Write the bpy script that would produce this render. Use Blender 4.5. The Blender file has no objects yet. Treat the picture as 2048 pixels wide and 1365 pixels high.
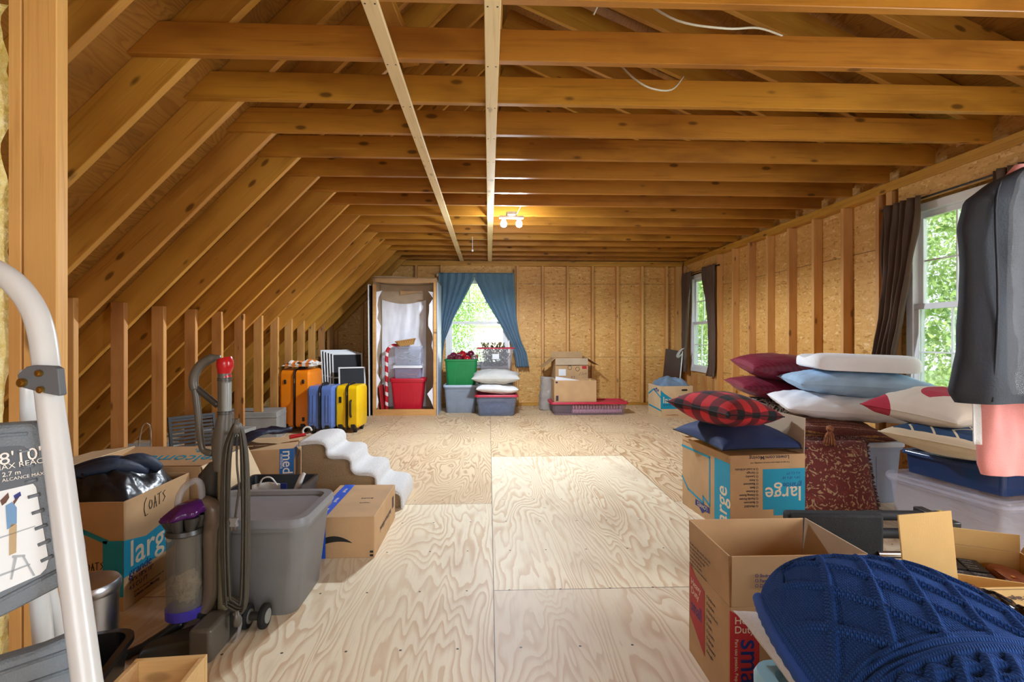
import bpy, math, random
import numpy as np
from mathutils import Matrix, Vector, Euler, noise as mnoise
R = math.radians
S = bpy.context.scene
COL = S.collection
random.seed(7)
YAW, FPX, CAMZ = R(2.17), 1004.0, 1.10
SA, CA = math.sin(YAW), math.cos(YAW)

# ------------------------------------------------------------------ nodes
class NT:
    def __init__(s, m):
        m.use_nodes = True
        s.t = m.node_tree; s.t.nodes.clear()
    def n(s, typ, ins=None, **kw):
        nd = s.t.nodes.new(typ)
        for k, v in kw.items(): setattr(nd, k, v)
        for k, v in (ins or {}).items():
            sock = nd.inputs[k]
            if isinstance(v, bpy.types.NodeSocket): s.t.links.new(v, sock)
            else: sock.default_value = v
        return nd
    def math(s, op, a, b=0.0, c=0.0):
        nd = s.n('ShaderNodeMath', {0: a, 1: b, 2: c}, operation=op); return nd.outputs[0]
    def vmath(s, op, a, b=(0, 0, 0)):
        nd = s.n('ShaderNodeVectorMath', {0: a, 1: b}, operation=op); return nd.outputs[0]
    def ramp(s, f, stops, interp='LINEAR'):
        nd = s.n('ShaderNodeValToRGB', {0: f}); cr = nd.color_ramp; cr.interpolation = interp
        while len(cr.elements) < len(stops): cr.elements.new(0.5)
        for e, (p, c) in zip(cr.elements, stops):
            e.position = p; e.color = (*c, 1) if len(c) == 3 else c
        return nd.outputs[0]
    def mix(s, f, a, b, mode='MIX'):
        nd = s.n('ShaderNodeMix', data_type='RGBA', blend_type=mode)
        for i, v in ((0, f), (6, a), (7, b)):
            if isinstance(v, bpy.types.NodeSocket): s.t.links.new(v, nd.inputs[i])
            else: nd.inputs[i].default_value = (*v, 1) if isinstance(v, tuple) and len(v) == 3 else v
        return nd.outputs[2]
    def noise(s, vec, scale, detail=3, rough=.5, dist=0.0):
        return s.n('ShaderNodeTexNoise', {'Vector': vec, 'Scale': scale, 'Detail': detail, 'Roughness': rough, 'Distortion': dist})
    def mapv(s, vec, scale=(1, 1, 1), rot=(0, 0, 0), loc=(0, 0, 0)):
        return s.n('ShaderNodeMapping', {'Vector': vec, 'Scale': scale, 'Rotation': rot, 'Location': loc}).outputs[0]
    def smooth(s, v, a, b):
        nd = s.n('ShaderNodeMapRange', {0: v, 1: a, 2: b, 3: 0.0, 4: 1.0}, interpolation_type='SMOOTHSTEP'); return nd.outputs[0]
    def out(s, col, rough=.5, bump=None, bstr=.2, bdist=.01, **ex):
        p = s.n('ShaderNodeBsdfPrincipled')
        def st(k, v):
            if isinstance(v, bpy.types.NodeSocket): s.t.links.new(v, p.inputs[k])
            elif isinstance(v, tuple) and len(v) == 3: p.inputs[k].default_value = (*v, 1)
            else: p.inputs[k].default_value = v
        st('Base Color', col); st('Roughness', rough)
        for k, v in ex.items(): st(k.replace('_', ' '), v)
        if bump is not None:
            b = s.n('ShaderNodeBump', {'Height': bump, 'Strength': bstr, 'Distance': bdist})
            s.t.links.new(b.outputs[0], p.inputs['Normal'])
        o = s.n('ShaderNodeOutputMaterial'); s.t.links.new(p.outputs[0], o.inputs[0])
        return p

def lin(r, g, b):
    f = lambda c: c / 12.92 if c <= .04045 else ((c + .055) / 1.055) ** 2.4
    return (f(r / 255), f(g / 255), f(b / 255))
MATS = {}
def newmat(name):
    m = bpy.data.materials.new(name); MATS[name] = m
    return m, NT(m)
def simple(name, rgb, rough=.5, var=.12, vs=6, bump=0, bs=60, metal=0, **ex):
    """plain material whose colour drifts a little over the surface"""
    if name in MATS: return MATS[name]
    m, t = newmat(name); c = lin(*rgb)
    tc = t.n('ShaderNodeTexCoord').outputs['Object']
    nz = t.noise(tc, vs, 4).outputs[0]
    col = t.mix(t.smooth(nz, .3, .7), tuple(x * (1 - var) for x in c), tuple(min(1, x * (1 + var)) for x in c))
    b = t.noise(tc, bs, 2).outputs[0] if bump else None
    t.out(col, rough, b, bump, Metallic=metal, **ex)
    return m
def fabric(name, rgb, rough=.9, weave=420, var=.15, vs=7, bump=.25):
    if name in MATS: return MATS[name]
    m, t = newmat(name); c = lin(*rgb)
    tc = t.n('ShaderNodeTexCoord').outputs['Object']
    nz = t.noise(tc, vs, 4).outputs[0]
    w = t.noise(tc, weave, 1).outputs[0]
    col = t.mix(t.smooth(nz, .25, .75), tuple(x * (1 - var) for x in c), tuple(min(1, x * (1 + var)) for x in c))
    col = t.mix(.25, col, t.mix(w, tuple(x * .5 for x in c), tuple(min(1, x * 1.4) for x in c)))
    t.out(col, rough, w, bump, .004, Sheen_Weight=.05, Specular_IOR_Level=.25)
    return m
def clear(name, rgb, alpha, rough=.15):
    """translucent storage plastic: part see-through, part body colour"""
    if name in MATS: return MATS[name]
    m, t = newmat(name)
    tr = t.n('ShaderNodeBsdfTransparent', {0: (*lin(*[255 - (255 - x) * .25 for x in rgb]), 1)})
    p = t.n('ShaderNodeBsdfPrincipled', {'Base Color': (*lin(*rgb), 1), 'Roughness': rough})
    mx = t.n('ShaderNodeMixShader', {0: alpha, 1: tr.outputs[0], 2: p.outputs[0]})
    o = t.n('ShaderNodeOutputMaterial', {0: mx.outputs[0]})
    return m

# ------------------------------------------------------------------ meshes
def basis(d):
    d = Vector(d).normalized()
    a = Vector((0, 0, 1)) if abs(d.z) < .95 else Vector((1, 0, 0))
    x = a.cross(d).normalized(); y = d.cross(x)
    return x, y, d
class MB:
    def __init__(s): s.v = []; s.f = []
    def add(s, vs, fs, M=None):
        o = len(s.v)
        s.v += [tuple(M @ Vector(p)) for p in vs] if M is not None else [tuple(p) for p in vs]
        s.f += [tuple(i + o for i in f) for f in fs]
        return s
    def box(s, x0, x1, y0, y1, z0, z1, M=None):
        v = [(x, y, z) for z in (z0, z1) for y in (y0, y1) for x in (x0, x1)]
        return s.add(v, [(0, 2, 3, 1), (4, 5, 7, 6), (0, 1, 5, 4), (2, 6, 7, 3), (0, 4, 6, 2), (1, 3, 7, 5)], M)
    def prism(s, poly, h, M=None, h0=0.0):
        """polygon in local xy pushed from h0 to h along local z"""
        n = len(poly)
        a = sum(poly[i][0] * poly[(i + 1) % n][1] - poly[(i + 1) % n][0] * poly[i][1] for i in range(n))
        if a < 0: poly = poly[::-1]
        v = [(x, y, h0) for x, y in poly] + [(x, y, h) for x, y in poly]
        f = [tuple(range(n))[::-1], tuple(range(n, 2 * n))] + [(i, (i + 1) % n, n + (i + 1) % n, n + i) for i in range(n)]
        return s.add(v, f, M)
    def loft(s, rings, caps=True, closed=True, M=None):
        n = len(rings[0]); v = [p for r in rings for p in r]; f = []
        for k in range(len(rings) - 1):
            for i in range(n if closed else n - 1):
                j = (i + 1) % n
                f.append((k * n + i, k * n + j, (k + 1) * n + j, (k + 1) * n + i))
        if caps:
            f.append(tuple(range(n))[::-1]); f.append(tuple(range((len(rings) - 1) * n, len(rings) * n)))
        return s.add(v, f, M)
    def tube(s, pts, r, n=10, closed=False, flat=1.0, M=None, caps=True):
        pts = [Vector(p) for p in pts]; L = len(pts)
        rs = r if isinstance(r, (list, tuple)) else [r] * L
        rings = []; up = None
        for i in range(L):
            a = pts[(i - 1) % L] if (closed or i > 0) else pts[i]
            b = pts[(i + 1) % L] if (closed or i < L - 1) else pts[i]
            d = (b - a)
            if d.length < 1e-9: d = Vector((0, 0, 1))
            d.normalize()
            if up is None: x, y, _ = basis(d)
            else:
                x = (up - d * up.dot(d))
                x = x.normalized() if x.length > 1e-6 else basis(d)[0]
                y = d.cross(x)
            up = x
            rings.append([pts[i] + x * math.cos(2 * math.pi * k / n) * rs[i] + y * math.sin(2 * math.pi * k / n) * rs[i] * flat for k in range(n)])
        if closed: rings.append(rings[0]); return s.loft(rings, False, M=M)
        return s.loft(rings, caps, M=M)
    def cyl(s, p0, p1, r0, r1=None, n=20, M=None):
        return s.tube([p0, p1], [r0, r0 if r1 is None else r1], n, M=M)
    def lathe(s, prof, n=28, M=None, cap=True):
        """profile of (radius, z) turned about local z"""
        rings = [[(r * math.cos(2 * math.pi * k / n), r * math.sin(2 * math.pi * k / n), z) for k in range(n)] for r, z in prof]
        return s.loft(rings, cap, M=M)
    def grid(s, fn, nu, nv, closed_u=False, M=None):
        v = [fn(i / nu if closed_u else i / (nu - 1), j / (nv - 1)) for j in range(nv) for i in range(nu)]
        f = []
        for j in range(nv - 1):
            for i in range(nu if closed_u else nu - 1):
                k = (i + 1) % nu
                f.append((j * nu + i, j * nu + k, (j + 1) * nu + k, (j + 1) * nu + i))
        return s.add(v, f, M)
    def ball(s, c, r, n=16, sz=(1, 1, 1), M=None):
        m = n // 2
        rings = []
        for j in range(m + 1):
            th = math.pi * (j if 0 < j < m else (.02 if j == 0 else m - .02)) / m
            rings.append([(c[0] + r * sz[0] * math.sin(th) * math.cos(2 * math.pi * k / n), c[1] + r * sz[1] * math.sin(th) * math.sin(2 * math.pi * k / n), c[2] - r * sz[2] * math.cos(th)) for k in range(n)])
        return s.loft(rings, True, M=M)
    def build(s, name, mat, parent=None, smooth=35, bevel=0, seg=2, solid=0, sub=0, loc=None, rot=None):
        me = bpy.data.meshes.new(name); me.from_pydata(s.v, [], s.f); me.update()
        o = bpy.data.objects.new(name, me); COL.objects.link(o)
        if isinstance(mat, str): mat = MATS[mat]
        me.materials.append(mat)
        if parent is not None: o.parent = parent
        if loc is not None: o.location = loc
        if rot is not None: o.rotation_euler = rot
        if smooth:
            me.polygons.foreach_set('use_smooth', [True] * len(me.polygons))
            if smooth < 180: me.set_sharp_from_angle(angle=R(smooth))
        if solid:
            md = o.modifiers.new('thick', 'SOLIDIFY'); md.thickness = solid; md.offset = 0
        if bevel:
            md = o.modifiers.new('edge', 'BEVEL'); md.width = bevel; md.segments = seg; md.limit_method = 'ANGLE'; md.angle_limit = R(40)
        if sub:
            md = o.modifiers.new('sub', 'SUBSURF'); md.levels = sub; md.render_levels = sub
        return o
def tag(o, label, cat, group=None, kind=None):
    if label: o['label'] = label
    if cat: o['category'] = cat
    if group: o['group'] = group
    if kind: o['kind'] = kind
    return o
def thing(name, label, cat, loc=(0, 0, 0), rz=0, group=None, rot=None):
    o = bpy.data.objects.new(name, None); COL.objects.link(o)
    o.empty_display_size = .05
    o.location = loc; o.rotation_euler = rot if rot else (0, 0, rz)
    return tag(o, label, cat, group)
def struct(o): o['kind'] = 'structure'; return o
def dup(root, loc=None, rot=None, label=None):
    r = root.copy(); COL.objects.link(r)
    if loc is not None: r.location = loc
    if rot is not None: r.rotation_euler = rot
    if label: r['label'] = label
    for ch in list(root.children):
        c = ch.copy(); COL.objects.link(c); c.parent = r
        for g in list(ch.children):
            d = g.copy(); COL.objects.link(d); d.parent = c
    return r
def ring_rr(hx, hy, r, z, n=5, cx=0, cy=0):
    """rounded-rectangle ring"""
    pts = []
    for qx, qy, a0 in ((1, 1, 0), (-1, 1, 90), (-1, -1, 180), (1, -1, 270)):
        for k in range(n + 1):
            a = R(a0 + 90 * k / n)
            pts.append((cx + qx * (hx - r) + r * math.cos(a), cy + qy * (hy - r) + r * math.sin(a), z))
    return pts
def text_mesh(body, size, mat, name='lettering', parent=None, M=None, align='LEFT', bold=0, lab=None, sx=1.0):
    cu = bpy.data.curves.new('t', 'FONT'); cu.body = body; cu.size = size; cu.align_x = align; cu.offset = bold * size; cu.resolution_u = 3
    cu.extrude = .0002
    t = bpy.data.objects.new('t', cu); COL.objects.link(t)
    bpy.context.view_layer.update()
    me = bpy.data.meshes.new_from_object(t.evaluated_get(bpy.context.evaluated_depsgraph_get()))
    COL.objects.unlink(t); bpy.data.objects.remove(t); bpy.data.curves.remove(cu)
    if sx != 1: me.transform(Matrix.Diagonal((sx, 1, 1, 1)))
    me.materials.clear(); me.materials.append(MATS[mat] if isinstance(mat, str) else mat)
    o = bpy.data.objects.new(name, me); COL.objects.link(o); o.parent = parent
    if M is not None: o.matrix_local = M
    if lab: o['label'] = lab
    return o
def frame(org, s, t):
    s = Vector(s).normalized(); t = Vector(t).normalized(); n = s.cross(t)
    M = Matrix((s, t, n)).transposed().to_4x4(); M.translation = Vector(org); return M
def fbm(x, y, z=0.0, o=3):
    return mnoise.fractal(Vector((x, y, z)), 1.0, 2.0, o)
# ------------------------------------------------------------------ shared materials
def wood(name, dark, mid, light, rough=.5, knots=.75, grain=1.0, blot=.5, spec=.35):
    m, t = newmat(name)
    tc = t.n('ShaderNodeTexCoord').outputs['Object']
    rnd = t.n('ShaderNodeObjectInfo').outputs['Random']
    off = t.n('ShaderNodeCombineXYZ', {0: t.math('MULTIPLY', rnd, 37.0), 1: t.math('MULTIPLY', rnd, 91.0), 2: t.math('MULTIPLY', rnd, 13.0)}).outputs[0]
    v = t.vmath('ADD', tc, off)
    g = t.noise(t.mapv(v, (1.1, 26, 26)), 1.6, 5, .6, .6).outputs[0]
    fine = t.noise(t.mapv(v, (3, 160, 160)), 1.0, 2, .5).outputs[0]
    b = t.noise(t.mapv(v, (1.3, 4, 4)), 1.4, 3).outputs[0]
    col = t.ramp(g, [(.2, lin(*dark)), (.45, lin(*mid)), (.62, lin(*mid)), (.85, lin(*light))])
    col = t.mix(t.math('MULTIPLY', t.smooth(b, .45, .72), blot), col, lin(*dark))
    col = t.mix(t.math('MULTIPLY', fine, .22 * grain), col, tuple(c * .45 for c in lin(*dark)))
    kd = t.n('ShaderNodeTexVoronoi', {'Vector': t.mapv(v, (3.6, 9.0, 9.0)), 'Scale': 1.0}).outputs['Distance']
    kn = t.math('SUBTRACT', 1.0, t.smooth(kd, .08, .17))
    col = t.mix(t.math('MULTIPLY', kn, knots), col, tuple(c * .30 for c in lin(*dark)))
    hue = t.n('ShaderNodeHueSaturation', {'Color': col, 'Value': t.math('MULTIPLY_ADD', rnd, .22, .89), 'Hue': t.math('MULTIPLY_ADD', rnd, .012, .494)}).outputs[0]
    t.out(hue, rough, g, .12, .004, Specular_IOR_Level=spec)
    return m
wood('framing_lumber', (150, 96, 30), (196, 140, 56), (222, 170, 86), .45, .8, 1.0, .55)
wood('joist_lumber', (128, 76, 24), (180, 120, 42), (214, 154, 70), .36, .8, 1.0, .65)
wood('stud_lumber', (190, 134, 74), (222, 170, 104), (238, 196, 136), .5)
wood('post_lumber', (172, 116, 60), (208, 154, 90), (226, 178, 116), .55, .85, 1.0, .7)
wood('pale_lumber', (206, 172, 122), (232, 206, 160), (244, 226, 190), .5, .5, .6, .25)
wood('fresh_wood', (206, 160, 100), (226, 186, 126), (238, 204, 150), .5, .5, .8, .3)

def osb(name, ax, seams):
    m, t = newmat(name)
    tc = t.n('ShaderNodeTexCoord').outputs['Object']
    sp = t.n('ShaderNodeSeparateXYZ', {0: tc})
    a, z = sp.outputs[ax], sp.outputs[2]
    v = t.n('ShaderNodeCombineXYZ', {0: a, 1: z, 2: 0.0}).outputs[0]
    wob = t.noise(v, 9, 2).outputs['Color']
    vw = t.vmath('ADD', v, t.vmath('SCALE', wob) if False else t.n('ShaderNodeVectorMath', {0: wob, 'Scale': .02}, operation='SCALE').outputs[0])
    cols = []
    for i, (rz, sc) in enumerate(((.35, (13, 46, 1)), (-.6, (15, 52, 1)), (1.25, (14, 42, 1)))):
        vo = t.n('ShaderNodeTexVoronoi', {'Vector': t.mapv(vw, sc, (0, 0, rz), (i * 3.3, i * 1.7, 0)), 'Scale': 1.0})
        cols.append(t.n('ShaderNodeSeparateColor', {0: vo.outputs['Color']}).outputs[0])
    pick = t.noise(vw, 26, 1).outputs[0]
    f = t.n('ShaderNodeMix', {0: t.smooth(pick, .44, .5), 2: cols[0], 3: cols[1]}).outputs[0]
    f = t.n('ShaderNodeMix', {0: t.smooth(pick, .55, .6), 2: f, 3: cols[2]}).outputs[0]
    col = t.ramp(f, [(0, lin(176, 120, 50)), (.12, lin(208, 157, 84)), (.55, lin(216, 167, 94)), (.9, lin(224, 177, 106)), (1, lin(236, 200, 140))])
    blot = t.noise(v, 1.7, 3).outputs[0]
    col = t.mix(t.math('MULTIPLY', t.smooth(blot, .4, .75), .35), col, lin(196, 138, 70))
    fl = t.n('ShaderNodeTexVoronoi', {'Vector': t.mapv(vw, (9, 34, 1), (0, 0, .35)), 'Scale': 1.0}).outputs['Distance']
    col = t.mix(t.math('MULTIPLY', t.math('LESS_THAN', fl, .07), .6), col, lin(120, 74, 34))
    for s in seams:
        d = t.math('ABSOLUTE', t.math('SUBTRACT', z, s))
        col = t.mix(t.math('MULTIPLY', t.math('LESS_THAN', d, .003), .8), col, lin(70, 44, 18))
    t.out(col, .55, f, .1, .002)
    return m
osb('osb_back', 0, (.775, 1.97))
osb('osb_right', 1, (.61, 1.83))

def plywood(name, dark, mid, light, W=1.22, L=2.44, seam=True, stain=True, ax=(0, 1), sc=1.0, x0=.02, ya=2.18, yb=.88):
    m, t = newmat(name)
    tc = t.n('ShaderNodeTexCoord').outputs['Object']
    sp = t.n('ShaderNodeSeparateXYZ', {0: tc})
    x, y = sp.outputs[ax[0]], sp.outputs[ax[1]]
    u = t.math('DIVIDE', t.math('SUBTRACT', x, x0), W)
    iu = t.math('FLOOR', u)
    par = t.math('FLOORED_MODULO', iu, 2.0)           # odd rows are staggered
    y2 = t.math('SUBTRACT', y, t.math('MULTIPLY_ADD', par, yb - ya, ya))
    w = t.math('DIVIDE', y2, L); iw = t.math('FLOOR', w)
    sid = t.n('ShaderNodeCombineXYZ', {0: iu, 1: iw, 2: 3.7}).outputs[0]
    wn = t.n('ShaderNodeTexWhiteNoise', {0: sid}, noise_dimensions='3D')
    off = t.n('ShaderNodeVectorMath', {0: wn.outputs['Color'], 'Scale': 40.0}, operation='SCALE').outputs[0]
    v = t.vmath('ADD', t.n('ShaderNodeCombineXYZ', {0: x, 1: y, 2: 0.0}).outputs[0], off)
    # rotary-cut veneer: level lines of a slow height field, drawn out along the sheet
    h1 = t.noise(t.mapv(v, (3.0 * sc, .55 * sc, 1)), 1.0, 3, .5, .5).outputs[0]
    h2 = t.noise(t.mapv(v, (1.1 * sc, .3 * sc, 1)), 1.0, 1, .4).outputs[0]
    h3 = t.noise(t.mapv(v, (22, 9, 1)), 1.0, 2, .5).outputs[0]
    hh = t.math('ADD', t.math('MULTIPLY', h1, 26.0), t.math('MULTIPLY', h2, 36.0))
    hh = t.math('ADD', hh, t.math('MULTIPLY', h3, .55))
    fr = t.math('FRACT', hh)
    ln = t.math('MULTIPLY', t.smooth(fr, .30, .88), t.math('SUBTRACT', 1.0, t.smooth(fr, .90, .99)))
    amt = t.math('MULTIPLY_ADD', t.noise(t.mapv(v, (1.6, .9, 1)), 1.2, 2).outputs[0], 1.6, -.25)
    amt = t.n('ShaderNodeClamp', {0: amt}).outputs[0]
    col = t.mix(t.math('MULTIPLY', ln, amt), lin(*light), lin(*mid))
    fine = t.noise(t.mapv(v, (130, 6, 1)), 1.0, 2, .6).outputs[0]
    col = t.mix(t.math('MULTIPLY', t.smooth(fine, .5, .8), .28), col, lin(*dark))
    tone = t.math('MULTIPLY', t.smooth(t.noise(t.mapv(v, (2.2, 1.1, 1)), 1.1, 3).outputs[0], .5, .75), .5 if stain else .2)
    col = t.mix(tone, col, lin(*dark))
    if stain and seam:
        # the far rows are older, browner sheets; one near row is greyer
        old = t.math('GREATER_THAN', iw, .5); grey = t.math('MULTIPLY', t.math('LESS_THAN', iw, -.5), t.math('GREATER_THAN', par, -.5))
        col = t.mix(t.math('MULTIPLY', old, .58), col, t.mix(t.math('MULTIPLY', ln, amt), lin(208, 170, 120), lin(132, 82, 42)))
        col = t.mix(t.math('MULTIPLY', grey, .30), col, lin(186, 164, 152))
        col = t.mix(t.math('MULTIPLY', wn.outputs['Value'], .22), col, t.mix(.5, col, lin(*dark)))
    if seam:
        du = t.math('ABSOLUTE', t.math('SUBTRACT', t.math('FRACT', t.math('ADD', u, .5)), .5))
        dw = t.math('ABSOLUTE', t.math('SUBTRACT', t.math('FRACT', t.math('ADD', w, .5)), .5))
        e = t.math('MAXIMUM', t.math('LESS_THAN', du, .0016), t.math('LESS_THAN', dw, .0009))
        col = t.mix(t.math('MULTIPLY', e, .85), col, lin(70, 50, 30))
        # screw heads along the joists under the sheets
        sx = t.math('SUBTRACT', t.math('FRACT', t.math('DIVIDE', x, .203)), .5)
        sy = t.math('SUBTRACT', t.math('FRACT', t.math('DIVIDE', t.math('SUBTRACT', y, .355), .406)), .5)
        jit = t.math('MULTIPLY_ADD', t.noise(t.n('ShaderNodeCombineXYZ', {0: t.math('FLOOR', t.math('DIVIDE', x, .203)), 1: t.math('FLOOR', t.math('DIVIDE', y, .406)), 2: 0.0}).outputs[0], 3.7, 0).outputs[0], .5, -.25)
        dd = t.math('ADD', t.math('POWER', t.math('MULTIPLY', t.math('ADD', sx, jit), .203), 2.0), t.math('POWER', t.math('MULTIPLY', sy, .406), 2.0))
        col = t.mix(t.math('MULTIPLY', t.math('LESS_THAN', dd, .005 ** 2), .9), col, lin(40, 28, 20))
    t.out(col, .5, ln, .06, .002, Specular_IOR_Level=.3)
    return m
plywood('floor_plywood', (194, 166, 140), (206, 168, 124), (246, 234, 206))
plywood('roof_plywood', (96, 58, 18), (124, 78, 26), (160, 108, 44), seam=False, stain=True, sc=1.3)

def cardboard(name, rgb):
    m, t = newmat(name); c = lin(*rgb)
    tc = t.n('ShaderNodeTexCoord').outputs['Object']
    nz = t.noise(tc, 5, 4).outputs[0]
    fl = t.n('ShaderNodeTexWave', {'Vector': tc, 'Scale': 45.0, 'Distortion': .3}, bands_direction='X').outputs[1]
    fb = t.noise(tc, 180, 2).outputs[0]
    col = t.mix(t.smooth(nz, .3, .7), tuple(x * .9 for x in c), tuple(min(1, x * 1.07) for x in c))
    col = t.mix(t.math('MULTIPLY', fb, .22), col, tuple(x * .6 for x in c))
    t.out(col, .8, fl, .025, .0015)
cardboard('cardboard', (198, 160, 116)); cardboard('cardboard_pale', (216, 190, 150)); cardboard('cardboard_grey', (190, 168, 142)); cardboard('cardboard_tan', (222, 180, 112))
simple('print_teal', (0, 148, 184), .6, .06); simple('print_navy', (28, 44, 120), .6, .05); simple('print_red', (184, 40, 44), .6, .06)
simple('print_white', (236, 230, 220), .6, .04); simple('print_cream', (226, 208, 180), .6, .05); simple('print_black', (28, 26, 26), .6, .05); simple('print_ink', (52, 46, 60), .6, .05)
simple('tape_blue', (30, 92, 214), .3, .06); simple('white_plastic', (232, 232, 230), .4, .03); simple('vinyl_white', (236, 238, 240), .32, .03)
simple('black_plastic', (30, 31, 33), .38, .1); simple('dark_metal', (70, 70, 72), .35, .1, metal=.9); simple('chrome', (205, 205, 208), .18, .04, metal=1.0)
simple('steel_brushed', (196, 200, 208), .3, .06, metal=1.0); simple('brass', (190, 160, 90), .3, .05, metal=1.0); simple('rubber', (24, 24, 25), .8, .1)
simple('metal_bracket', (90, 92, 96), .45, .06)
MATS['glass'] = None
def _glass():
    m, t = newmat('window_glass')
    tr = t.n('ShaderNodeBsdfTransparent', {0: (.96, .98, .97, 1)})
    g = t.n('ShaderNodeBsdfGlossy', {'Roughness': .02})
    fr = t.n('ShaderNodeFresnel', {0: 1.45})
    mx = t.n('ShaderNodeMixShader', {0: t.math('MULTIPLY', fr.outputs[0], .7), 1: tr.outputs[0], 2: g.outputs[0]})
    t.n('ShaderNodeOutputMaterial', {0: mx.outputs[0]})
_glass(); del MATS['glass']
# ------------------------------------------------------------------ placing and reusable builders
def ray(px, py):
    u = (px - 1016) / FPX; v = (675 - py) / FPX
    return Vector((SA + u * CA, CA - u * SA, v))
def FL(px, py, z=0.0):
    d = ray(px, py); k = (z - CAMZ) / d.z
    return Vector((d.x * k, d.y * k, z))
def at(px, py, Y):
    d = ray(px, py); k = Y / d.y
    return Vector((d.x * k, Y, CAMZ + d.z * k))

class Carton:
    """cardboard box with separate flaps; origin on the floor under its middle, front is local -y"""
    def __init__(s, label, loc, w, d, h, rz=0, mat='cardboard', open_=True, flaps=None, name='cardboard_box', cat='box', inner=None, tk=.006, fl=None):
        s.w, s.d, s.h = w, d, h
        s.root = thing(name, label, cat, loc, R(rz))
        mb = MB(); x, y = w / 2, d / 2
        if open_:
            outer = [(-x, -y), (x, -y), (x, y), (-x, y)]
            mb.box(-x, x, -y, y, 0, tk)
            mb.box(-x, x, -y, -y + tk, tk, h); mb.box(-x, x, y - tk, y, tk, h)
            mb.box(-x, -x + tk, -y + tk, y - tk, tk, h); mb.box(x - tk, x, -y + tk, y - tk, tk, h)
        else: mb.box(-x, x, -y, y, 0, h)
        s.body = mb.build('box_body', mat, s.root, smooth=0, bevel=.004 if not open_ else .0015)
        for side, ang, ln in (flaps or []):
            s.flap(side, ang, ln, mat)
    def face(s, f, e=.0008):
        w, d, h = s.w / 2 + e, s.d / 2 + e, s.h + e
        return {'front': frame((-w, -d, 0), (1, 0, 0), (0, 0, 1)), 'right': frame((w, -d, 0), (0, 1, 0), (0, 0, 1)),
                'left': frame((-w, d, 0), (0, -1, 0), (0, 0, 1)), 'back': frame((w, d, 0), (-1, 0, 0), (0, 0, 1)),
                'top': frame((-w, -d, h), (1, 0, 0), (0, 1, 0))}[f]
    def flap(s, side, ang, ln, mat='cardboard', width=None, name='flap'):
        """ang 0 = standing up, 90 = out flat, 180 = hanging down outside, -90 = closed"""
        L = s.w if side in ('front', 'back') else s.d
        L = (width or L) - .008
        M = {'front': frame((-L / 2, -s.d / 2, s.h), (1, 0, 0), (0, 0, 1)), 'back': frame((L / 2, s.d / 2, s.h), (-1, 0, 0), (0, 0, 1)),
             'right': frame((s.w / 2, -L / 2, s.h), (0, 1, 0), (0, 0, 1)), 'left': frame((-s.w / 2, L / 2, s.h), (0, -1, 0), (0, 0, 1))}[side]
        M = M @ Matrix.Rotation(R(ang), 4, 'X')
        o = MB().box(0, L, .001, ln, -.005, 0).build(name, mat, s.root, smooth=0, bevel=.001); o.matrix_local = M
        s.last = (o, M, L)
        return o
    def poly(s, f, pts, mat, name='printed_panel', h=.0004, lab=None, par=None):
        o = MB().prism(pts, h, None).build(name, mat, par or s.root, smooth=0); o.matrix_local = s.face(f) if isinstance(f, str) else f
        if lab: o['label'] = lab
        return o
    def text(s, f, u, v, size, body, mat='print_ink', rot=0, align='LEFT', bold=0, name='lettering', sx=1.0, e=.0014, lab=None):
        M = (s.face(f, e) if isinstance(f, str) else f @ Matrix.Translation((0, 0, e))) @ Matrix.Translation((u, v, 0)) @ Matrix.Rotation(R(rot), 4, 'Z')
        return text_mesh(body, size, mat, name, s.root, M, align, bold, lab, sx)

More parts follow.
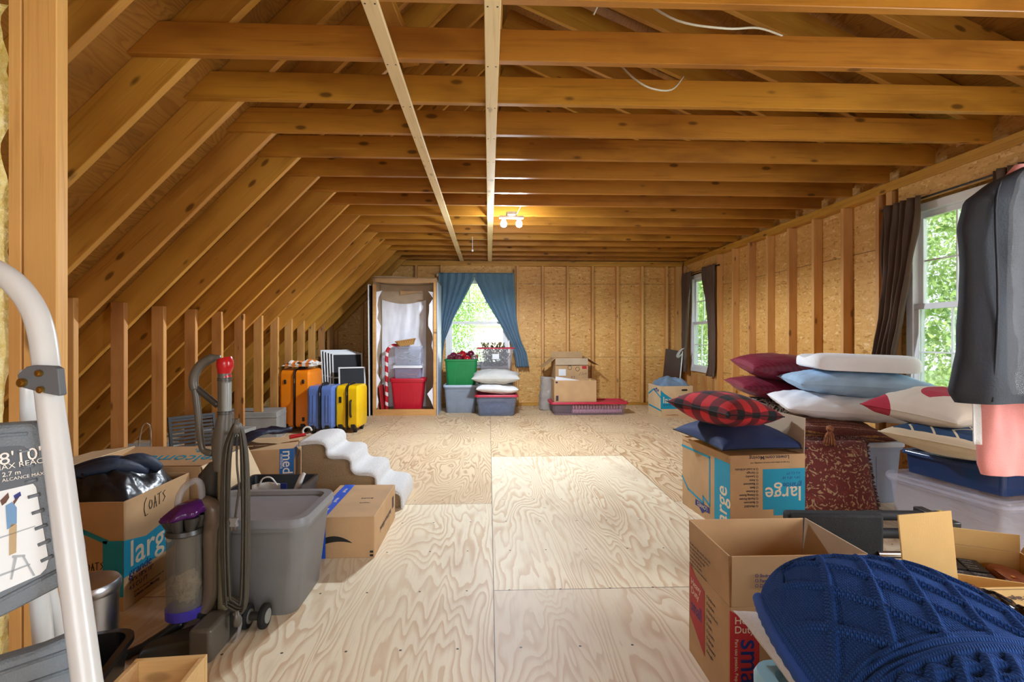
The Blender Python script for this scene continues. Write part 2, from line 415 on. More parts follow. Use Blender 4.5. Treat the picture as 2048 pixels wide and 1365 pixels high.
def tub(label, loc, w, d, h, mat, rz=0, name='storage_tote', cat='tote', lid=None, taper=.86, rim=.012, wall=.004, r=.04, lid_h=.03, ribs=True, lid_name='lid', group=None, handle=False):
    """tapered storage tub, open body with a rolled rim; lid is a separate part"""
    root = thing(name, label, cat, loc, R(rz), group)
    hx, hy = w / 2 - rim, d / 2 - rim
    b = MB()
    out = [ring_rr(hx * (taper + (1 - taper) * k), hy * (taper + (1 - taper) * k), r, h * k) for k in (0, .03, .35, .7, .93)]
    out[0] = ring_rr(hx * taper - .006, hy * taper - .006, r, 0)
    out += [ring_rr(hx + rim, hy + rim, r + rim, h * .93 + .001), ring_rr(hx + rim, hy + rim, r + rim, h), ring_rr(hx - wall + .002, hy - wall + .002, r, h)]
    inn = [ring_rr(hx * (taper + (1 - taper) * k) - wall, hy * (taper + (1 - taper) * k) - wall, r, h * k) for k in (.9, .5, .03)]
    b.loft(out + inn)
    body = b.build('tote_body', mat, root, smooth=40)
    if ribs:
        # raised panel and grip under the rim on both long faces
        for sgn in (-1, 1):
            rb = MB(); zz = h * .84
            for x0 in (-.17 * w, .17 * w):
                k0, k1 = taper + (1 - taper) * .08, taper + (1 - taper) * .84
                y0, y1 = -hy * k0 - .004, -hy * k1 - .004
                rb.loft([[(x0 * 1.1 - .007, y0, h * .08), (x0 * 1.1 + .007, y0, h * .08), (x0 * 1.1 + .007, y0 + .008, h * .08), (x0 * 1.1 - .007, y0 + .008, h * .08)], [(x0 * .9 - .007, y1, zz), (x0 * .9 + .007, y1, zz), (x0 * .9 + .007, y1 + .008, zz), (x0 * .9 - .007, y1 + .008, zz)]])
            y1 = -hy * (taper + (1 - taper) * .84) - .004
            rb.box(-.153 * w - .007, .153 * w + .007, y1, y1 + .008, zz - .01, zz)
            o = rb.build('rib_panel', mat, root, smooth=30)
            if sgn > 0: o.rotation_euler = (0, 0, math.pi)
    if lid:
        l = MB(); z0 = h - .008; W, D = w / 2 + .006, d / 2 + .006
        l.loft([ring_rr(W, D, r + rim, z0), ring_rr(W, D, r + rim, z0 + lid_h * .6), ring_rr(W - .006, D - .006, r + rim - .004, z0 + lid_h), ring_rr(W - .035, D - .035, r, z0 + lid_h),
                ring_rr(W - .042, D - .042, r, z0 + lid_h * .55), ring_rr(W - .06, D - .06, r * .8, z0 + lid_h * .5)])
        l.build(lid_name, lid, root, smooth=40)
    if handle:
        for sx in (-1, 1):
            hb = MB().box(sx * (w / 2 - .004), sx * (w / 2 + .018), -.05, .05, h * .9 - .03, h * .9)
            hb.build('handle', lid or mat, root, bevel=.005)
    return root

def cushion(name, label, cat, loc, a, b, th, mat, rot=(0, 0, 0), pinch=.10, n=44, wr=.004, seam=None, sag=0.0, group=None, warp=None, seed=0, pw=2.3, under=1.0, seam_r=.004, top_mat=None, puff=.48):
    """stuffed pillow: a x b in plan, th thick, pinched edges and drawn-out corners; origin at its middle"""
    root = None
    def outline(u, v):
        # pull sides in between the corners
        x = u * a / 2 * (1 - pinch * (1 - v * v) * 0) ; y = v * b / 2
        x *= 1 - pinch * (1 - min(1, abs(v)) ** 2.0); y *= 1 - pinch * (1 - min(1, abs(u)) ** 2.0)
        return x, y
    def half(sgn):
        def f(i, j):
            u, v = 2 * i - 1, 2 * j - 1
            u = math.copysign(abs(math.sin(u * math.pi / 2)) ** 1.0, u) * .35 + u * .65
            v = math.copysign(abs(math.sin(v * math.pi / 2)) ** 1.0, v) * .35 + v * .65
            x, y = outline(u, v)
            p = max(0, 1 - abs(u) ** pw) * max(0, 1 - abs(v) ** pw)
            t_ = th / 2 * p ** puff * (under if sgn < 0 else 1)
            ed = (abs(u) ** 4 + abs(v) ** 4)
            t_ += wr * p ** .4 * fbm(x * 9 + seed * 3.1, y * 9 + seed, sgn * 2.0 + seed) * (1 + 1.2 * min(1, ed))
            z = sgn * t_ - sag * ((x / (a / 2)) ** 2 + (y / (b / 2)) ** 2) * .5
            if warp: return warp(x, y, z)
            return (x, y, z)
        return f
    m = MB(); m.grid(half(1), n, n)
    lo = MB(); lo.grid(half(-1), n, n); lo.f = [f[::-1] for f in lo.f]
    def rimloop():
        k = 40; pts = []
        h = half(1)
        for i in range(k): pts.append(h(i / k, 0))
        for i in range(k): pts.append(h(1, i / k))
        for i in range(k): pts.append(h(1 - i / k, 1))
        for i in range(k): pts.append(h(0, 1 - i / k))
        return pts
    if top_mat or seam:
        root = thing(name, label, cat, loc, 0, group, rot)
        if top_mat:
            m.build('top_cover', top_mat, root, smooth=180); lo.build('under_cover', mat, root, smooth=180)
        else:
            m.add(lo.v, lo.f); m.build('cushion_cover', mat, root, smooth=180)
        if seam: MB().tube(rimloop(), seam_r, 6, True).build('piping', seam, root, smooth=180)
        return root
    m.add(lo.v, lo.f)
    o = m.build(name, mat, smooth=180, loc=loc, rot=rot)
    return tag(o, label, cat, group)

def cloth_heap(name, label, cat, loc, pts, mat, thick=.0, group=None, smooth=180, parent=None):
    pass
def folds(name, label, cat, fn, nu, nv, mat, solid=.004, group=None, parent=None):
    """sheet of cloth given by fn(u,v)"""
    o = MB().grid(fn, nu, nv).build(name, mat, parent, smooth=180, solid=solid)
    return tag(o, label, cat, group) if label else o
# ------------------------------------------------------------------ room shell and framing
XR, XRW = 3.15, 3.239          # stud face and sheathing of the right wall
YB, YBW = 8.06, 8.149          # the same of the back wall
YF = -2.6                      # wall behind the camera
ZJ = 2.325                     # underside of the ceiling joists
RL = lambda x: 1.02 * x + 3.655            # underside of the left rafters
RR = lambda x: 3.75 - .431 * (x - .09)     # underside of the right rafters
DV, DVR = .262, .20
ORD = 'first second third fourth fifth sixth seventh eighth ninth tenth eleventh twelfth thirteenth fourteenth fifteenth sixteenth seventeenth eighteenth nineteenth twentieth'.split()

fl = MB().box(-4.0, 3.30, YF - .1, 8.25, -.05, 0).build('floor', 'floor_plywood', smooth=0); struct(fl)
def wall_openings(mb, mk, a0, a1, z0, z1, holes):
    """boxes around rectangular openings; mk(a0,a1,z0,z1) adds one box"""
    xs = a0
    for (h0, h1, b, t_) in sorted(holes):
        mk(xs, h0, z0, z1); mk(h0, h1, z0, b); mk(h0, h1, t_, z1); xs = h1
    mk(xs, a1, z0, z1)
W1 = (2.74, 3.74, .57, 2.09); W2 = (6.86, 7.86, .57, 2.07); W4 = (.25, 1.25, .57, 2.07); W3 = (-.70, .33, .60, 2.07)
wr = MB(); wall_openings(wr, lambda a, b, c, d: wr.box(XRW, XRW + .012, a, b, c, d), YF, 8.16, -.02, 2.55, [W1, W2, W4]); struct(wr.build('wall_right', 'osb_right', smooth=0))
wb = MB(); wall_openings(wb, lambda a, b, c, d: wb.box(a, b, YBW, YBW + .012, c, d), -3.9, XRW + .012, -.02, 2.42, [W3])
wb.prism([(-1.55, 2.42), (.09, 4.05), (XRW + .012, 2.75), (XRW + .012, 2.42)], .012, frame((0, YBW + .012, 0), (1, 0, 0), (0, 0, 1)))
struct(wb.build('wall_back', 'osb_back', smooth=0))
wf = MB(); wall_openings(wf, lambda a, b, c, d: wf.box(a, b, YF - .012, YF, c, d), -3.9, XRW + .012, -.02, 4.1, [(-.6, 1.4, .6, 2.07)])
struct(wf.build('wall_front', 'osb_back', smooth=0))
# roof decks: boards lie in their own plane, local x up the slope
def deck(name, x0, z0, x1, z1, mat):
    L = math.hypot(x1 - x0, z1 - z0); M = frame((x0, YF - .1, z0), (x1 - x0, 0, z1 - z0), (0, 1, 0))
    o = MB().box(0, L, 0, 11.0, 0, .015).build(name, mat, smooth=0); o.matrix_world = M
    if M.to_3x3() @ Vector((0, 0, 1)) @ Vector((0, 0, 1)) < 0: pass
    return struct(o)
deck('ceiling_left', -3.95, RL(-3.95) + DV, .22, RL(.22) + DV, 'roof_plywood')
d2 = deck('ceiling_right', .09, RR(.09) + DVR + .09, 3.6, RR(3.6) + DVR, 'roof_plywood')

def timber(name, L, h, w, mat, label, cat, group, M, ends=None, bev=.0025):
    """squared timber: length along local x, height along local z, width along local y"""
    mb = MB()
    poly = ends if ends else [(0, 0), (L, 0), (L, h), (0, h)]
    mb.prism(poly, 0, frame((0, 0, 0), (1, 0, 0), (0, 0, 1)), -w)
    o = mb.build(name, mat, smooth=0, bevel=bev, seg=1); o.matrix_world = M
    return tag(o, label, cat, group)
YK = [3.03 + .406 * k for k in range(-13, 13)]
vis = [k for k in range(len(YK)) if YK[k] > 1.5]
jn = 0
for k, y in enumerate(YK):
    # the ones behind the camera carry the same roof but are not in the photo: keep only a few that shade the light
    if y < 1.3: continue
    n_ = ORD[jn]; jn += 1
    tx = (ZJ - 3.655 - DV) / 1.02
    xr = 3.16
    timber('ceiling_joist', xr - tx, .14, .038, 'joist_lumber', f'long horizontal ceiling joist, {n_} one counted from the camera', 'joist', 'ceiling joists across the attic',
           Matrix.Translation((tx, y, ZJ)), ends=[(0, 0), (xr - tx, 0), (xr - tx, .10), (xr - tx - .06, .14), (.137, .14)])
    # left rafter
    x0 = -3.75; a = math.atan(1.02); L = (.07 - x0) / math.cos(a); hh = DV * math.cos(a)
    timber('left_rafter', L, hh, .038, 'framing_lumber', f'steep sloping rafter on the left roof side, {n_} from the camera', 'rafter', 'steep left roof rafters',
           frame((x0, y + .038, RL(x0)), (math.cos(a), 0, math.sin(a)), (0, 1, 0)))
    b = -math.atan(.431); L2 = (3.2 - .11) / math.cos(b)
    timber('right_rafter', L2, .18, .038, 'framing_lumber', f'shallow sloping rafter on the right roof side, {n_} from the camera', 'rafter', 'shallow right roof rafters',
           frame((.11, y + .038, RR(.11)), (math.cos(b), 0, math.sin(b)), (0, 1, 0)))
tag(timber('ridge_board', 10.6, .30, .038, 'framing_lumber', 'long ridge board along the peak of the roof', 'ridge board', None, frame((.109, YF, 3.68), (0, 1, 0), (-1, 0, 0))), None, None)
# knee wall posts on the left
pn = 0
for k, y in enumerate(YK):
    if y < 2.9: continue
    top = 1.335
    o = timber('knee_wall_post', top - .04, .089, .038, 'post_lumber', f'short vertical post of the left knee wall, {ORD[pn]} from the camera', 'post', 'knee wall posts', frame((-2.428, y, .038), (0, 0, 1), (0, 1, 0)))
    pn += 1
timber('knee_wall_plate', 5.4, .089, .038, 'post_lumber', 'floor plate lying under the left knee wall posts', 'plate', None, frame((-2.428, 2.85, .0), (0, 1, 0), (1, 0, 0)))
# right wall: studs, plates, headers and window trimmers
sy = [3.905 + .406 * j for j in range(0, 7)]
rn = 0
for y in sy:
    timber('wall_stud', 2.325 - .076 - .038, .088, .038, 'stud_lumber', f'vertical stud of the right wall, {ORD[rn]} beyond the tall near window', 'stud', 'right wall studs', frame((XR + .088, y + .038, .038), (0, 0, 1), (0, 1, 0)))
    rn += 1
for y, w_ in ((6.75, 'on the near side of'), (7.88, 'on the far side of')):
    timber('wall_stud', 2.211, .088, .076, 'stud_lumber', f'doubled stud {w_} the small window in the right wall', 'stud', 'right wall studs', frame((XR + .088, y + .076, .038), (0, 0, 1), (0, 1, 0)))
timber('wall_stud', 2.211, .088, .057, 'stud_lumber', 'doubled stud framing the far edge of the tall near window', 'stud', 'right wall studs', frame((XR + .088, 3.757 + .057, .038), (0, 0, 1), (0, 1, 0)))
for y, c_ in ((7.0, 'nearer'), (7.35, 'middle'), (7.68, 'farther')):
    timber('cripple_stud', .52 - .038, .088, .038, 'stud_lumber', f'{c_} short cripple stud below the small right window', 'stud', 'cripple studs below the small window', frame((XR + .088, y, .038), (0, 0, 1), (0, 1, 0)))
timber('window_sill_board', 1.0, .088, .038, 'stud_lumber', 'rough wooden sill under the small right window', 'sill', None, frame((XR + .088, 6.86, .53), (0, 1, 0), (0, 0, 1)) @ Matrix.Rotation(R(90), 4, 'X') @ Matrix.Translation((0, 0, 0)))
for i, z in enumerate((ZJ - .038, ZJ - .076)):
    timber('top_plate', 10.6, .038, .089, 'framing_lumber', ('upper' if i == 0 else 'lower') + ' of the two plates along the top of the right wall', 'plate', 'right wall top plates', Matrix.Translation((XRW, YF, z)) @ Matrix.Rotation(R(90), 4, 'Z'))
timber('bottom_plate', 8.06 - YF, .038, .089, 'framing_lumber', 'plate along the floor under the right wall studs', 'plate', None, Matrix.Translation((XRW, YF, 0)) @ Matrix.Rotation(R(90), 4, 'Z'))
MBh = lambda: MB()
def header(y0, y1, z0, label):
    o = MB().box(XR + .004, XR + .05, y0, y1, z0, ZJ - .0765).build('window_header', 'osb_right', smooth=0, bevel=.002, seg=1); tag(o, label, 'header', 'window headers in the right wall')
header(6.83, 7.88, 2.09, 'wooden header over the small far window of the right wall'); header(2.2, 3.755, 2.11, 'wooden header over the tall near window of the right wall')
# back wall
bs = [-1.57, -1.164, -.758] + [.46 + .406 * i for i in range(7)]
bl = ['left of the tall open carton', 'above the tall open carton', 'at the left edge of the blue curtains'] + [f'{ORD[i]} to the right of the blue curtains' for i in range(7)]
for x, l_ in zip(bs, bl):
    zt = min(2.325 - .076, RL(x - .02) + DV - .02)
    timber('wall_stud', zt - .038, .088, .038, 'stud_lumber', f'vertical stud of the back wall, {l_}', 'stud', 'back wall studs', frame((x - .019, YB, .038), (0, 0, 1), (1, 0, 0)))
for x, z1, l_ in ((-2.43, RL(-2.45) + .2, 'beside the leaning screens'), (-2.02, RL(-2.04) + .2, 'behind the black panel')):
    timber('wall_stud', z1 - .038, .088, .038, 'stud_lumber', f'short vertical stud of the back wall {l_}', 'stud', 'back wall studs', frame((x - .019, YB, .038), (0, 0, 1), (1, 0, 0)))
timber('wall_stud', 2.211, .088, .06, 'post_lumber', 'greyish doubled stud at the right edge of the back window', 'stud', 'back wall studs', frame((.36, YB, .038), (0, 0, 1), (1, 0, 0)))
timber('wall_stud', 2.211, .088, .1, 'stud_lumber', 'corner stud where back wall meets right wall', 'stud', 'back wall studs', frame((3.04, YB, .038), (0, 0, 1), (1, 0, 0)))
for i, z in enumerate((ZJ - .038, ZJ - .076)):
    timber('top_plate', 4.60, .038, .089, 'framing_lumber', ('upper' if i == 0 else 'lower') + ' of the two plates along the top of the back wall', 'plate', 'back wall top plates', Matrix.Translation((-1.45, YB, z)))
timber('bottom_plate', 5.7, .038, .089, 'framing_lumber', 'plate along the floor under the back wall studs', 'plate', None, Matrix.Translation((-2.55, YB, 0)))
tag(MB().box(-.74, .37, YB + .006, YB + .05, 2.085, ZJ - .0765).build('window_header', 'osb_back', smooth=0, bevel=.002, seg=1), 'wooden header above the blue curtains in the back wall', 'header')
# furring strips under the joists
def strip(x, y0, y1, w, label):
    o = timber('furring_strip', y1 - y0, .019, w, 'pale_lumber', label, 'strip', 'strips nailed under the joists', Matrix.Translation((x + w / 2, y0, ZJ - .019)) @ Matrix.Rotation(R(90), 4, 'Z'))
    nh = None
    for y in YK:
        if y0 < y - .02 < y1 and y > 1.4:
            for dx in (-.018, .018):
                if nh is None:
                    n_ = nh = MB().cyl((0, 0, -.0006), (0, 0, .0005), .004, n=8).build('nail_head', 'dark_metal', smooth=0)
                else:
                    n_ = nh.copy(); COL.objects.link(n_)
                n_.parent = o; n_.location = (y + .019 - y0, w / 2 - dx, 0)
strip(.013, 1.2, 8.0, .062, 'pale wooden strip under the joists, right of the two, straight ahead')
strip(-.43, 1.2, 8.0, .060, 'pale wooden strip under the joists, slanting one on the left')
# partition corner close on the left
timber('partition_stud', 2.6, .038, .088, 'stud_lumber', 'wide bright stud of the partition beside the step ladder', 'stud', 'partition studs by the ladder', frame((-1.254, 1.40, 0), (0, 0, 1), (1, 0, 0)))
timber('partition_stud', 2.6, .089, .034, 'stud_lumber', 'narrow stud at the photo edge behind the step ladder', 'stud', 'partition studs by the ladder', frame((-1.293, 1.40, 0), (0, 0, 1), (1, 0, 0)))
ins = MB()
def insf(u, v):
    z = v * 2.0
    return (-1.30 - .18 * (1 - u) + .012 * fbm(3 * u, z * 5, 2), 1.41 - .05 * (1 - (2 * u - 1) ** 2) + .03 * fbm(u * 4, z * 6), z)
ins.grid(insf, 14, 100)
def _ins():
    m, t = newmat('insulation_pink'); tc = t.n('ShaderNodeTexCoord').outputs['Object']
    n1 = t.noise(tc, 30, 5, .65).outputs[0]
    t.out(t.ramp(n1, [(.3, lin(206, 178, 84)), (.6, lin(236, 222, 160)), (.8, lin(248, 244, 220))]), .95, n1, .8, .02)
_ins()
tag(ins.build('insulation_batt', 'insulation_pink', smooth=180), 'yellow fluffy insulation batt beside the partition stud', 'insulation')

# ---------------------------------------------------------------- windows: double-hung, white vinyl
def window(name, M, w, h, cols=3, rows=2, label=None):
    """local x along the width, z up, +y towards the room; origin at the lower left outside face"""
    root = bpy.data.objects.new(name, None); COL.objects.link(root); root.matrix_world = M; root['kind'] = 'structure'
    f = MB(); t_ = .06
    f.box(0, w, -.05, .045, 0, t_); f.box(0, w, -.05, .045, h - t_, h); f.box(0, t_, -.05, .045, t_, h - t_); f.box(w - t_, w, -.05, .045, t_, h - t_)
    f.build('window_frame', 'vinyl_white', root, bevel=.003)
    mid = h * .5; s_ = .042
    for nm, z0, z1, y0 in (('upper_sash', mid - .02, h - t_, -.03), ('lower_sash', t_, mid + .02, .005)):
        sm = MB(); x0, x1 = t_, w - t_
        sm.box(x0, x1, y0, y0 + .03, z0, z0 + s_); sm.box(x0, x1, y0, y0 + .03, z1 - s_, z1); sm.box(x0, x0 + s_, y0, y0 + .03, z0 + s_, z1 - s_); sm.box(x1 - s_, x1, y0, y0 + .03, z0 + s_, z1 - s_)
        so = sm.build(nm, 'vinyl_white', root, bevel=.003)
        g = MB().box(x0 + s_, x1 - s_, y0 + .012, y0 + .018, z0 + s_, z1 - s_); g.build('pane', 'window_glass', so, smooth=0)
        mu = MB(); aw = x1 - x0 - 2 * s_; ah = z1 - z0 - 2 * s_
        for c in range(1, cols): mu.box(x0 + s_ + aw * c / cols - .0055, x0 + s_ + aw * c / cols + .0055, y0 + .008, y0 + .022, z0 + s_, z1 - s_)
        for r in range(1, rows): mu.box(x0 + s_, x1 - s_, y0 + .0085, y0 + .0215, z0 + s_ + ah * r / rows - .0055, z0 + s_ + ah * r / rows + .0055)
        mu.build('muntin', 'vinyl_white', so, smooth=0)
    lk = MB().box(w / 2 - .03, w / 2 + .03, .005, .03, mid + .02, mid + .035); lk.build('sash_lock', 'vinyl_white', root, bevel=.003)
    return root
wr_ = Matrix.Rotation(R(90), 4, 'Z')      # local x -> +Y, local y -> -X (into the room)
window('window_1', Matrix.Translation((XRW + .005, W1[0] + .005, W1[2])) @ wr_, W1[1] - W1[0] - .01, W1[3] - W1[2])
window('window_2', Matrix.Translation((XRW + .005, W2[0] + .005, W2[2])) @ wr_, W2[1] - W2[0] - .01, W2[3] - W2[2])
window('window_4', Matrix.Translation((XRW + .005, W4[0] + .005, W4[2])) @ wr_, W4[1] - W4[0] - .01, W4[3] - W4[2])
window('window_3', Matrix.Translation((W3[1] - .005, YBW + .005, W3[2])) @ Matrix.Rotation(R(180), 4, 'Z'), W3[1] - W3[0] - .01, W3[3] - W3[2])
# ------------------------------------------------------------------ left foreground
# step ladder, folded and leaning: rails, hinge bracket, treads
simple('ladder_white', (208, 208, 206), .3, .03); simple('tread_grey', (108, 116, 122), .55, .07, 30, .25, 400); simple('bracket_grey', (92, 94, 98), .5, .06)
simple('label_dark', (74, 78, 84), .45, .04); simple('label_pale', (216, 220, 220), .45, .05); simple('skin_brown', (92, 58, 40), .6); simple('denim_print', (104, 142, 180), .6); simple('khaki_print', (176, 152, 112), .6); simple('grey_print', (160, 166, 170), .6)
lad = thing('step_ladder', 'white folding step ladder with grey treads leaning at the left edge', 'ladder', (-.55, .68, 0))
LT = lambda px, py, Y: at(px, py, Y) - Vector((-.55, .68, 0))
def LY(py): return .80 - .10 * (py - 540) / 825           # the ladder leans: its foot is nearer
rail = MB()
arc = [(-300, 520), (-150, 512), (-40, 530), (10, 552), (45, 585), (70, 625), (84, 670), (92, 725), (97, 780)]
pts = [LT(x, y, LY(y)) for x, y in arc] + [LT(97 + (y - 780) * .133, y, LY(y)) for y in (900, 1050, 1200, 1365, 1600)]
foot = LT(285, 2105, .60); foot.z = .03
pts.append(foot)
def dense(p, n=4):
    o = []
    for i in range(len(p) - 1):
        a0 = p[max(0, i - 1)]; a1 = p[i]; a2 = p[i + 1]; a3 = p[min(len(p) - 1, i + 2)]
        for k in range(n):
            t_ = k / n
            o.append(.5 * ((2 * a1) + (a2 - a0) * t_ + (2 * a0 - 5 * a1 + 4 * a2 - a3) * t_ * t_ + (3 * a1 - a0 - 3 * a2 + a3) * t_ ** 3))
    o.append(p[-1]); return o
rail.tube(dense(pts), .0165, 18); rail.build('front_rail', 'ladder_white', lad, smooth=180)
other = MB().tube(dense([LT(-300, 520, LY(520)), LT(-380, 640, LY(640)), LT(-400, 900, LY(900)), LT(-420, 1365, LY(1365)), foot + Vector((-.62, 0, 0))]), .0165, 14); other.build('front_rail', 'ladder_white', lad, smooth=180)
MB().box(foot.x - .024, foot.x + .024, foot.y - .024, foot.y + .024, 0, .05).build('rubber_foot', 'rubber', lad, bevel=.006)
MB().box(foot.x - .644, foot.x - .596, foot.y - .024, foot.y + .024, 0, .05).build('rubber_foot', 'rubber', lad, bevel=.006)
bk = [LT(62, 740, .84), LT(66, 1000, .85), LT(88, 1300, .86), LT(130, 1900, .86)]; bk.append(bk[-1].copy()); bk[-1].z = .01
MB().tube(dense(bk), .0155, 14, flat=.8).build('rear_leg', 'ladder_white', lad, smooth=180)
bk2 = [LT(88, 1070, .87), LT(102, 1180, .87), LT(122, 1300, .88), LT(190, 1900, .88)]; bk2.append(bk2[-1].copy()); bk2[-1].z = .01
MB().tube(dense(bk2), .008, 8).build('brace', 'ladder_white', lad, smooth=180)
def plane3(p0, p1, p2):
    n = (p1 - p0).cross(p2 - p0).normalized(); return p0, n
def onp(px, py, pl, off=0.0):
    d = ray(px, py); c = Vector((0, 0, CAMZ)); n = pl[1] if pl[1].y < 0 else -pl[1]
    k = (pl[0] + n * off - c).dot(n) / d.dot(n); return c + d * k
TP = plane3(at(0, 860, .73), at(130, 860, .765), at(60, 1220, .70))
LP = plane3(at(0, 1330, .70), at(130, 1290, .735), at(60, 1800, .66))
def slab(pix, Yf, th, name, mat, bev=.004, par=None):
    """outline seen in the photo given its own distance and thickness"""
    f = [LT(x, y, Yf(x, y)) if callable(Yf) else onp(x, y, Yf[0], Yf[1]) - Vector((-.55, .68, 0)) for x, y in pix]
    m = MB(); n = len(f); b = [p + Vector((0, th, 0)) for p in f]
    m.v = [tuple(p) for p in f + b]; m.f = [tuple(range(n)), tuple(range(n, 2 * n))[::-1]] + [(i, n + i, n + (i + 1) % n, (i + 1) % n) for i in range(n)]
    m.f = [q[::-1] for q in m.f]
    return m.build(name, mat, par or lad, smooth=0, bevel=bev)
BP = plane3(at(30, 740, .75), at(120, 740, .755), at(80, 800, .748)); Yb = (BP, 0.0)
bra = slab([(34, 750), (52, 734), (66, 731), (106, 733), (116, 738), (121, 790), (118, 793), (82, 786), (44, 776), (36, 768)], Yb, .012, 'hinge_bracket', 'bracket_grey', .003)
for x, y, r_ in ((46, 766, .0065), (80, 747, .005), (83, 780, .005)):
    p = onp(x, y, BP, .0) - Vector((-.55, .68, 0)); b_ = MB().cyl(p, p + Vector((0, -.004, 0)), r_, n=18).cyl(p + Vector((0, -.004, 0)), p + Vector((0, -.006, 0)), r_ * .5, n=6); o = b_.build('bolt', 'brass', bra, smooth=30)
# top tread: a ribbed tray turned up flat, with a printed sticker
QT = lambda x, y, o=0.0: onp(x, y, TP, o) - Vector((-.55, .68, 0))
tread = slab([(-330, 870), (60, 846), (70, 850), (76, 862), (92, 940), (112, 1040), (122, 1060), (138, 1085), (143, 1110), (138, 1150), (128, 1170), (20, 1226), (-330, 1400)], (TP, 0.0), .03, 'tread', 'tread_grey', .006)
rb = MB()
for k, (x1, y1) in enumerate(((55, 868), (60, 902), (68, 931), (74, 960), (80, 989), (88, 1020), (94, 1050), (100, 1081), (106, 1112), (118, 1140))):
    x0 = x1 - 24 if 1 <= k <= 8 else -330; y0 = y1 + (x1 - x0) * (.07 + .05 * k)
    rb.tube([QT(x0, y0), QT(x1, y1)], .0028, 8)
rb.build('grip_ribs', 'tread_grey', tread, smooth=180)
def sticker(pix, off, mat, name='printed_label'):
    return slab(pix, (TP, off), .0003, name, mat, 0, tread)
sticker([(-330, 905), (46, 893), (52, 898), (66, 968), (-330, 1060)], .0012, 'label_dark')
sticker([(-330, 1060), (66, 968), (72, 975), (97, 1120), (92, 1138), (80, 1150), (-330, 1330)], .0012, 'label_pale')
def stick_text(px, py, size, body, mat='print_white', bold=.004, dx=60, tilt=-.18):
    a_ = QT(px, py, .0022); b_ = QT(px + dx, py + dx * tilt, .0022)
    s_ = (b_ - a_).normalized(); u_ = QT(px, py - 40, .0022) - a_; u_ = (u_ - s_ * u_.dot(s_)).normalized()
    text_mesh(body, size, mat, 'lettering', tread, frame(a_, s_, u_), 'LEFT', bold)
stick_text(-2, 932, .024, "8'10\"", bold=0); stick_text(-14, 944, .0105, 'MAX REACH', bold=0); stick_text(4, 955, .0085, '2.7 m'); stick_text(4, 965, .0062, 'ALCANCE M\u00c1XIMO', bold=0)
def pic(pix, mat): sticker(pix, .0018, mat, 'printed_picture')
pic([(18, 1112), (32, 1106), (33, 1050), (24, 1047), (18, 1060)], 'khaki_print'); pic([(14, 1060), (33, 1048), (33, 1016), (24, 1005), (11, 1012)], 'denim_print'); pic([(0, 1002), (16, 986), (18, 996), (12, 1006), (4, 1012)], 'skin_brown'); pic([(28, 1010), (40, 992), (37, 990), (26, 1004)], 'skin_brown'); pic([(27, 992), (40, 984), (42, 992), (30, 1000)], 'print_navy')
for q in (((24, 1112), (50, 1110), (50, 1114), (24, 1117)), ((28, 1115), (34, 1115), (24, 1160), (20, 1160)), ((44, 1113), (48, 1113), (70, 1152), (66, 1153)), ((0, 1150), (60, 1128), (60, 1131), (0, 1154)), ((0, 1075), (70, 1052), (70, 1054), (0, 1078))): pic(q, 'grey_print')
low = slab([(-330, 1420), (60, 1304), (128, 1276), (138, 1280), (146, 1292), (168, 1365), (230, 1560), (-330, 1800)], (LP, 0.0), .03, 'tread', 'tread_grey', .006)
rb = MB()
for k in range(6):
    x1, y1 = 132 + 12 * k, 1303 + 36 * k; x0 = -200; y0 = y1 + (x1 - x0) * .34
    rb.tube([onp(x0, y0, LP) - Vector((-.55, .68, 0)), onp(x1, y1, LP) - Vector((-.55, .68, 0))], .0028, 8)
rb.build('grip_ribs', 'tread_grey', low, smooth=180)

# stainless step bin
tb = thing('trash_can', 'small stainless steel waste bin with a flat lid beside the coats box', 'trash can', (-1.315, 1.70, 0))
MB().lathe([(.080, 0), (.080, .018), (.0815, .02), (.0815, .265)], 40).build('can_body', 'steel_brushed', tb)
MB().lathe([(.083, 0), (.083, .02)], 40).build('base_ring', 'black_plastic', tb)
MB().lathe([(.086, .262), (.088, .266), (.088, .286), (.082, .296), (.06, .301), (.001, .303)], 40).build('lid', 'steel_brushed', tb)
MB().box(-.03, .03, -.12, -.075, .008, .016).build('pedal', 'black_plastic', tb, bevel=.004)
# black tray tipped up behind the ladder
tr = thing('black_tub', 'glossy black plastic tub with a rolled rim in front of the waste bin', 'tub', (-1.135, 1.385, 0), R(14))
simple('tray_black', (22, 22, 24), .22, .1)
hx, hy = .105, .15
tm = MB(); tm.loft([ring_rr(hx * .8, hy * .85, .04, 0), ring_rr(hx, hy, .05, .20), ring_rr(hx + .014, hy + .014, .06, .205), ring_rr(hx + .014, hy + .014, .06, .22), ring_rr(hx - .004, hy - .004, .05, .22), ring_rr(hx * .8 - .004, hy * .85 - .004, .04, .004)])
tm.build('tub_body', 'tray_black', tr)
# pale wooden crate low in the corner
wc = thing('wooden_crate', 'pale wooden tray box in front of the vacuum cleaner', 'crate', (-.885, 1.27, 0), R(4))
wm = MB()
wm.box(-.095, .095, .175, .19, 0, .195); wm.build('side_panel', 'fresh_wood', wc, smooth=0, bevel=.002); MB().box(-.095, .095, -.19, -.175, 0, .195).build('side_panel', 'fresh_wood', wc, smooth=0, bevel=.002)
MB().box(.08, .095, -.175, .175, 0, .195).build('end_panel', 'fresh_wood', wc, smooth=0, bevel=.002); MB().box(-.095, -.08, -.175, .175, 0, .195).build('end_panel', 'fresh_wood', wc, smooth=0, bevel=.002)
MB().box(-.08, .08, -.175, .175, .10, .11).build('tray_bottom', 'fresh_wood', wc, smooth=0)
